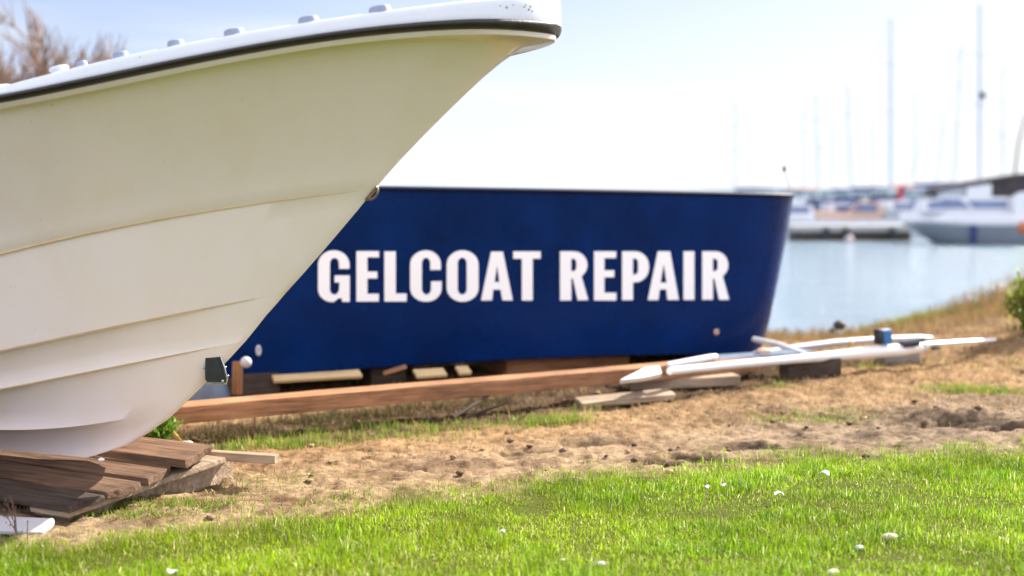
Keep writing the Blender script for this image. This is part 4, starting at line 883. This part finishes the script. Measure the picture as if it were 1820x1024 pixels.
tc = N(nt, "ShaderNodeTexCoord"); lk = nt.links.new
vm = N(nt, "ShaderNodeVectorMath", operation='MULTIPLY_ADD'); vm.inputs[1].default_value = (1, 1, 1.5); vm.inputs[2].default_value = (0, 0, .16); lk(tc.outputs["Generated"], vm.inputs[0])
vn = N(nt, "ShaderNodeVectorMath", operation='NORMALIZE'); lk(vm.outputs[0], vn.inputs[0]); lk(vn.outputs[0], sky.inputs["Vector"])
sep = N(nt, "ShaderNodeSeparateXYZ"); lk(tc.outputs["Generated"], sep.inputs[0])
mp_ = N(nt, "ShaderNodeMapping"); mp_.inputs["Scale"].default_value = (1.0, 1.0, 9.0); mp_.inputs["Rotation"].default_value = (0, rad(-4), 0); lk(tc.outputs["Generated"], mp_.inputs[0])
cn = N(nt, "ShaderNodeTexNoise"); cn.inputs["Scale"].default_value = 2.6; cn.inputs["Detail"].default_value = 7; cn.inputs["Roughness"].default_value = .5; lk(mp_.outputs[0], cn.inputs["Vector"])
def mth(op, a_, b_):
    n_ = N(nt, "ShaderNodeMath", operation=op); n_.use_clamp = op == 'ADD'
    for k_, v_ in ((0, a_), (1, b_)):
        if isinstance(v_, (int, float)): n_.inputs[k_].default_value = v_
        else: lk(v_, n_.inputs[k_])
    return n_.outputs[0]
mist = N(nt, "ShaderNodeMapRange"); mist.interpolation_type = 'SMOOTHSTEP'; mist.inputs["From Min"].default_value = .19; mist.inputs["From Max"].default_value = -.03; mist.inputs["To Min"].default_value = 0; mist.inputs["To Max"].default_value = .9
side = mth('MULTIPLY', sep.outputs["X"], .28); lk(mth('SUBTRACT', sep.outputs["Z"], mth('MULTIPLY', sep.outputs["X"], .12)), mist.inputs["Value"])
cl = N(nt, "ShaderNodeMapRange"); cl.interpolation_type = 'SMOOTHSTEP'; cl.inputs["From Min"].default_value = .45; cl.inputs["From Max"].default_value = .75; cl.inputs["To Max"].default_value = .7; lk(cn.outputs["Fac"], cl.inputs["Value"])
cf = mth('ADD', mist.outputs[0], cl.outputs[0])
mix = N(nt, "ShaderNodeMix", data_type='RGBA'); tn = N(nt, "ShaderNodeMix", data_type='RGBA', blend_type='MULTIPLY'); tn.inputs["Factor"].default_value = 1; tn.inputs["B"].default_value = (1.14, .96, .89, 1); lk(sky.outputs[0], tn.inputs["A"])
lk(cf, mix.inputs["Factor"]); lk(tn.outputs["Result"], mix.inputs["A"]); mix.inputs["B"].default_value = (SKYW * .97, SKYW * .985, SKYW, 1)
vr = N(nt, "ShaderNodeMapRange"); vr.interpolation_type = 'SMOOTHSTEP'; vr.inputs["From Min"].default_value = .75; vr.inputs["From Max"].default_value = -.35; vr.inputs["To Max"].default_value = .85; lk(sep.outputs["Y"], vr.inputs["Value"])  # brighter unseen sky added behind the camera to fill the shaded hull
vc = N(nt, "ShaderNodeMapRange"); vc.inputs["From Min"].default_value = .3; vc.inputs["From Max"].default_value = .6; vc.inputs["To Min"].default_value = .55; lk(cn.outputs["Fac"], vc.inputs["Value"])
mix2 = N(nt, "ShaderNodeMix", data_type='RGBA'); lk(mth('MULTIPLY', vr.outputs[0], vc.outputs[0]), mix2.inputs["Factor"]); lk(mix.outputs["Result"], mix2.inputs["A"]); mix2.inputs["B"].default_value = (SKY_FILL * .95, SKY_FILL * .955, SKY_FILL * 1.10, 1)
lk(mix2.outputs["Result"], bgn.inputs["Color"]); bgn.inputs["Strength"].default_value = SKYS
SC.render.engine = 'CYCLES'
SC.view_settings.view_transform = 'Standard'; SC.view_settings.look = 'None'; SC.view_settings.gamma = 1; SC.view_settings.use_curve_mapping = False
SC.view_settings.exposure = 1.64
SC.cycles.use_denoising = True; SC.cycles.max_bounces = 8; SC.cycles.transparent_max_bounces = 8; SC.cycles.caustics_reflective = False; SC.cycles.caustics_refractive = False
SC.cycles.sample_clamp_indirect = 6
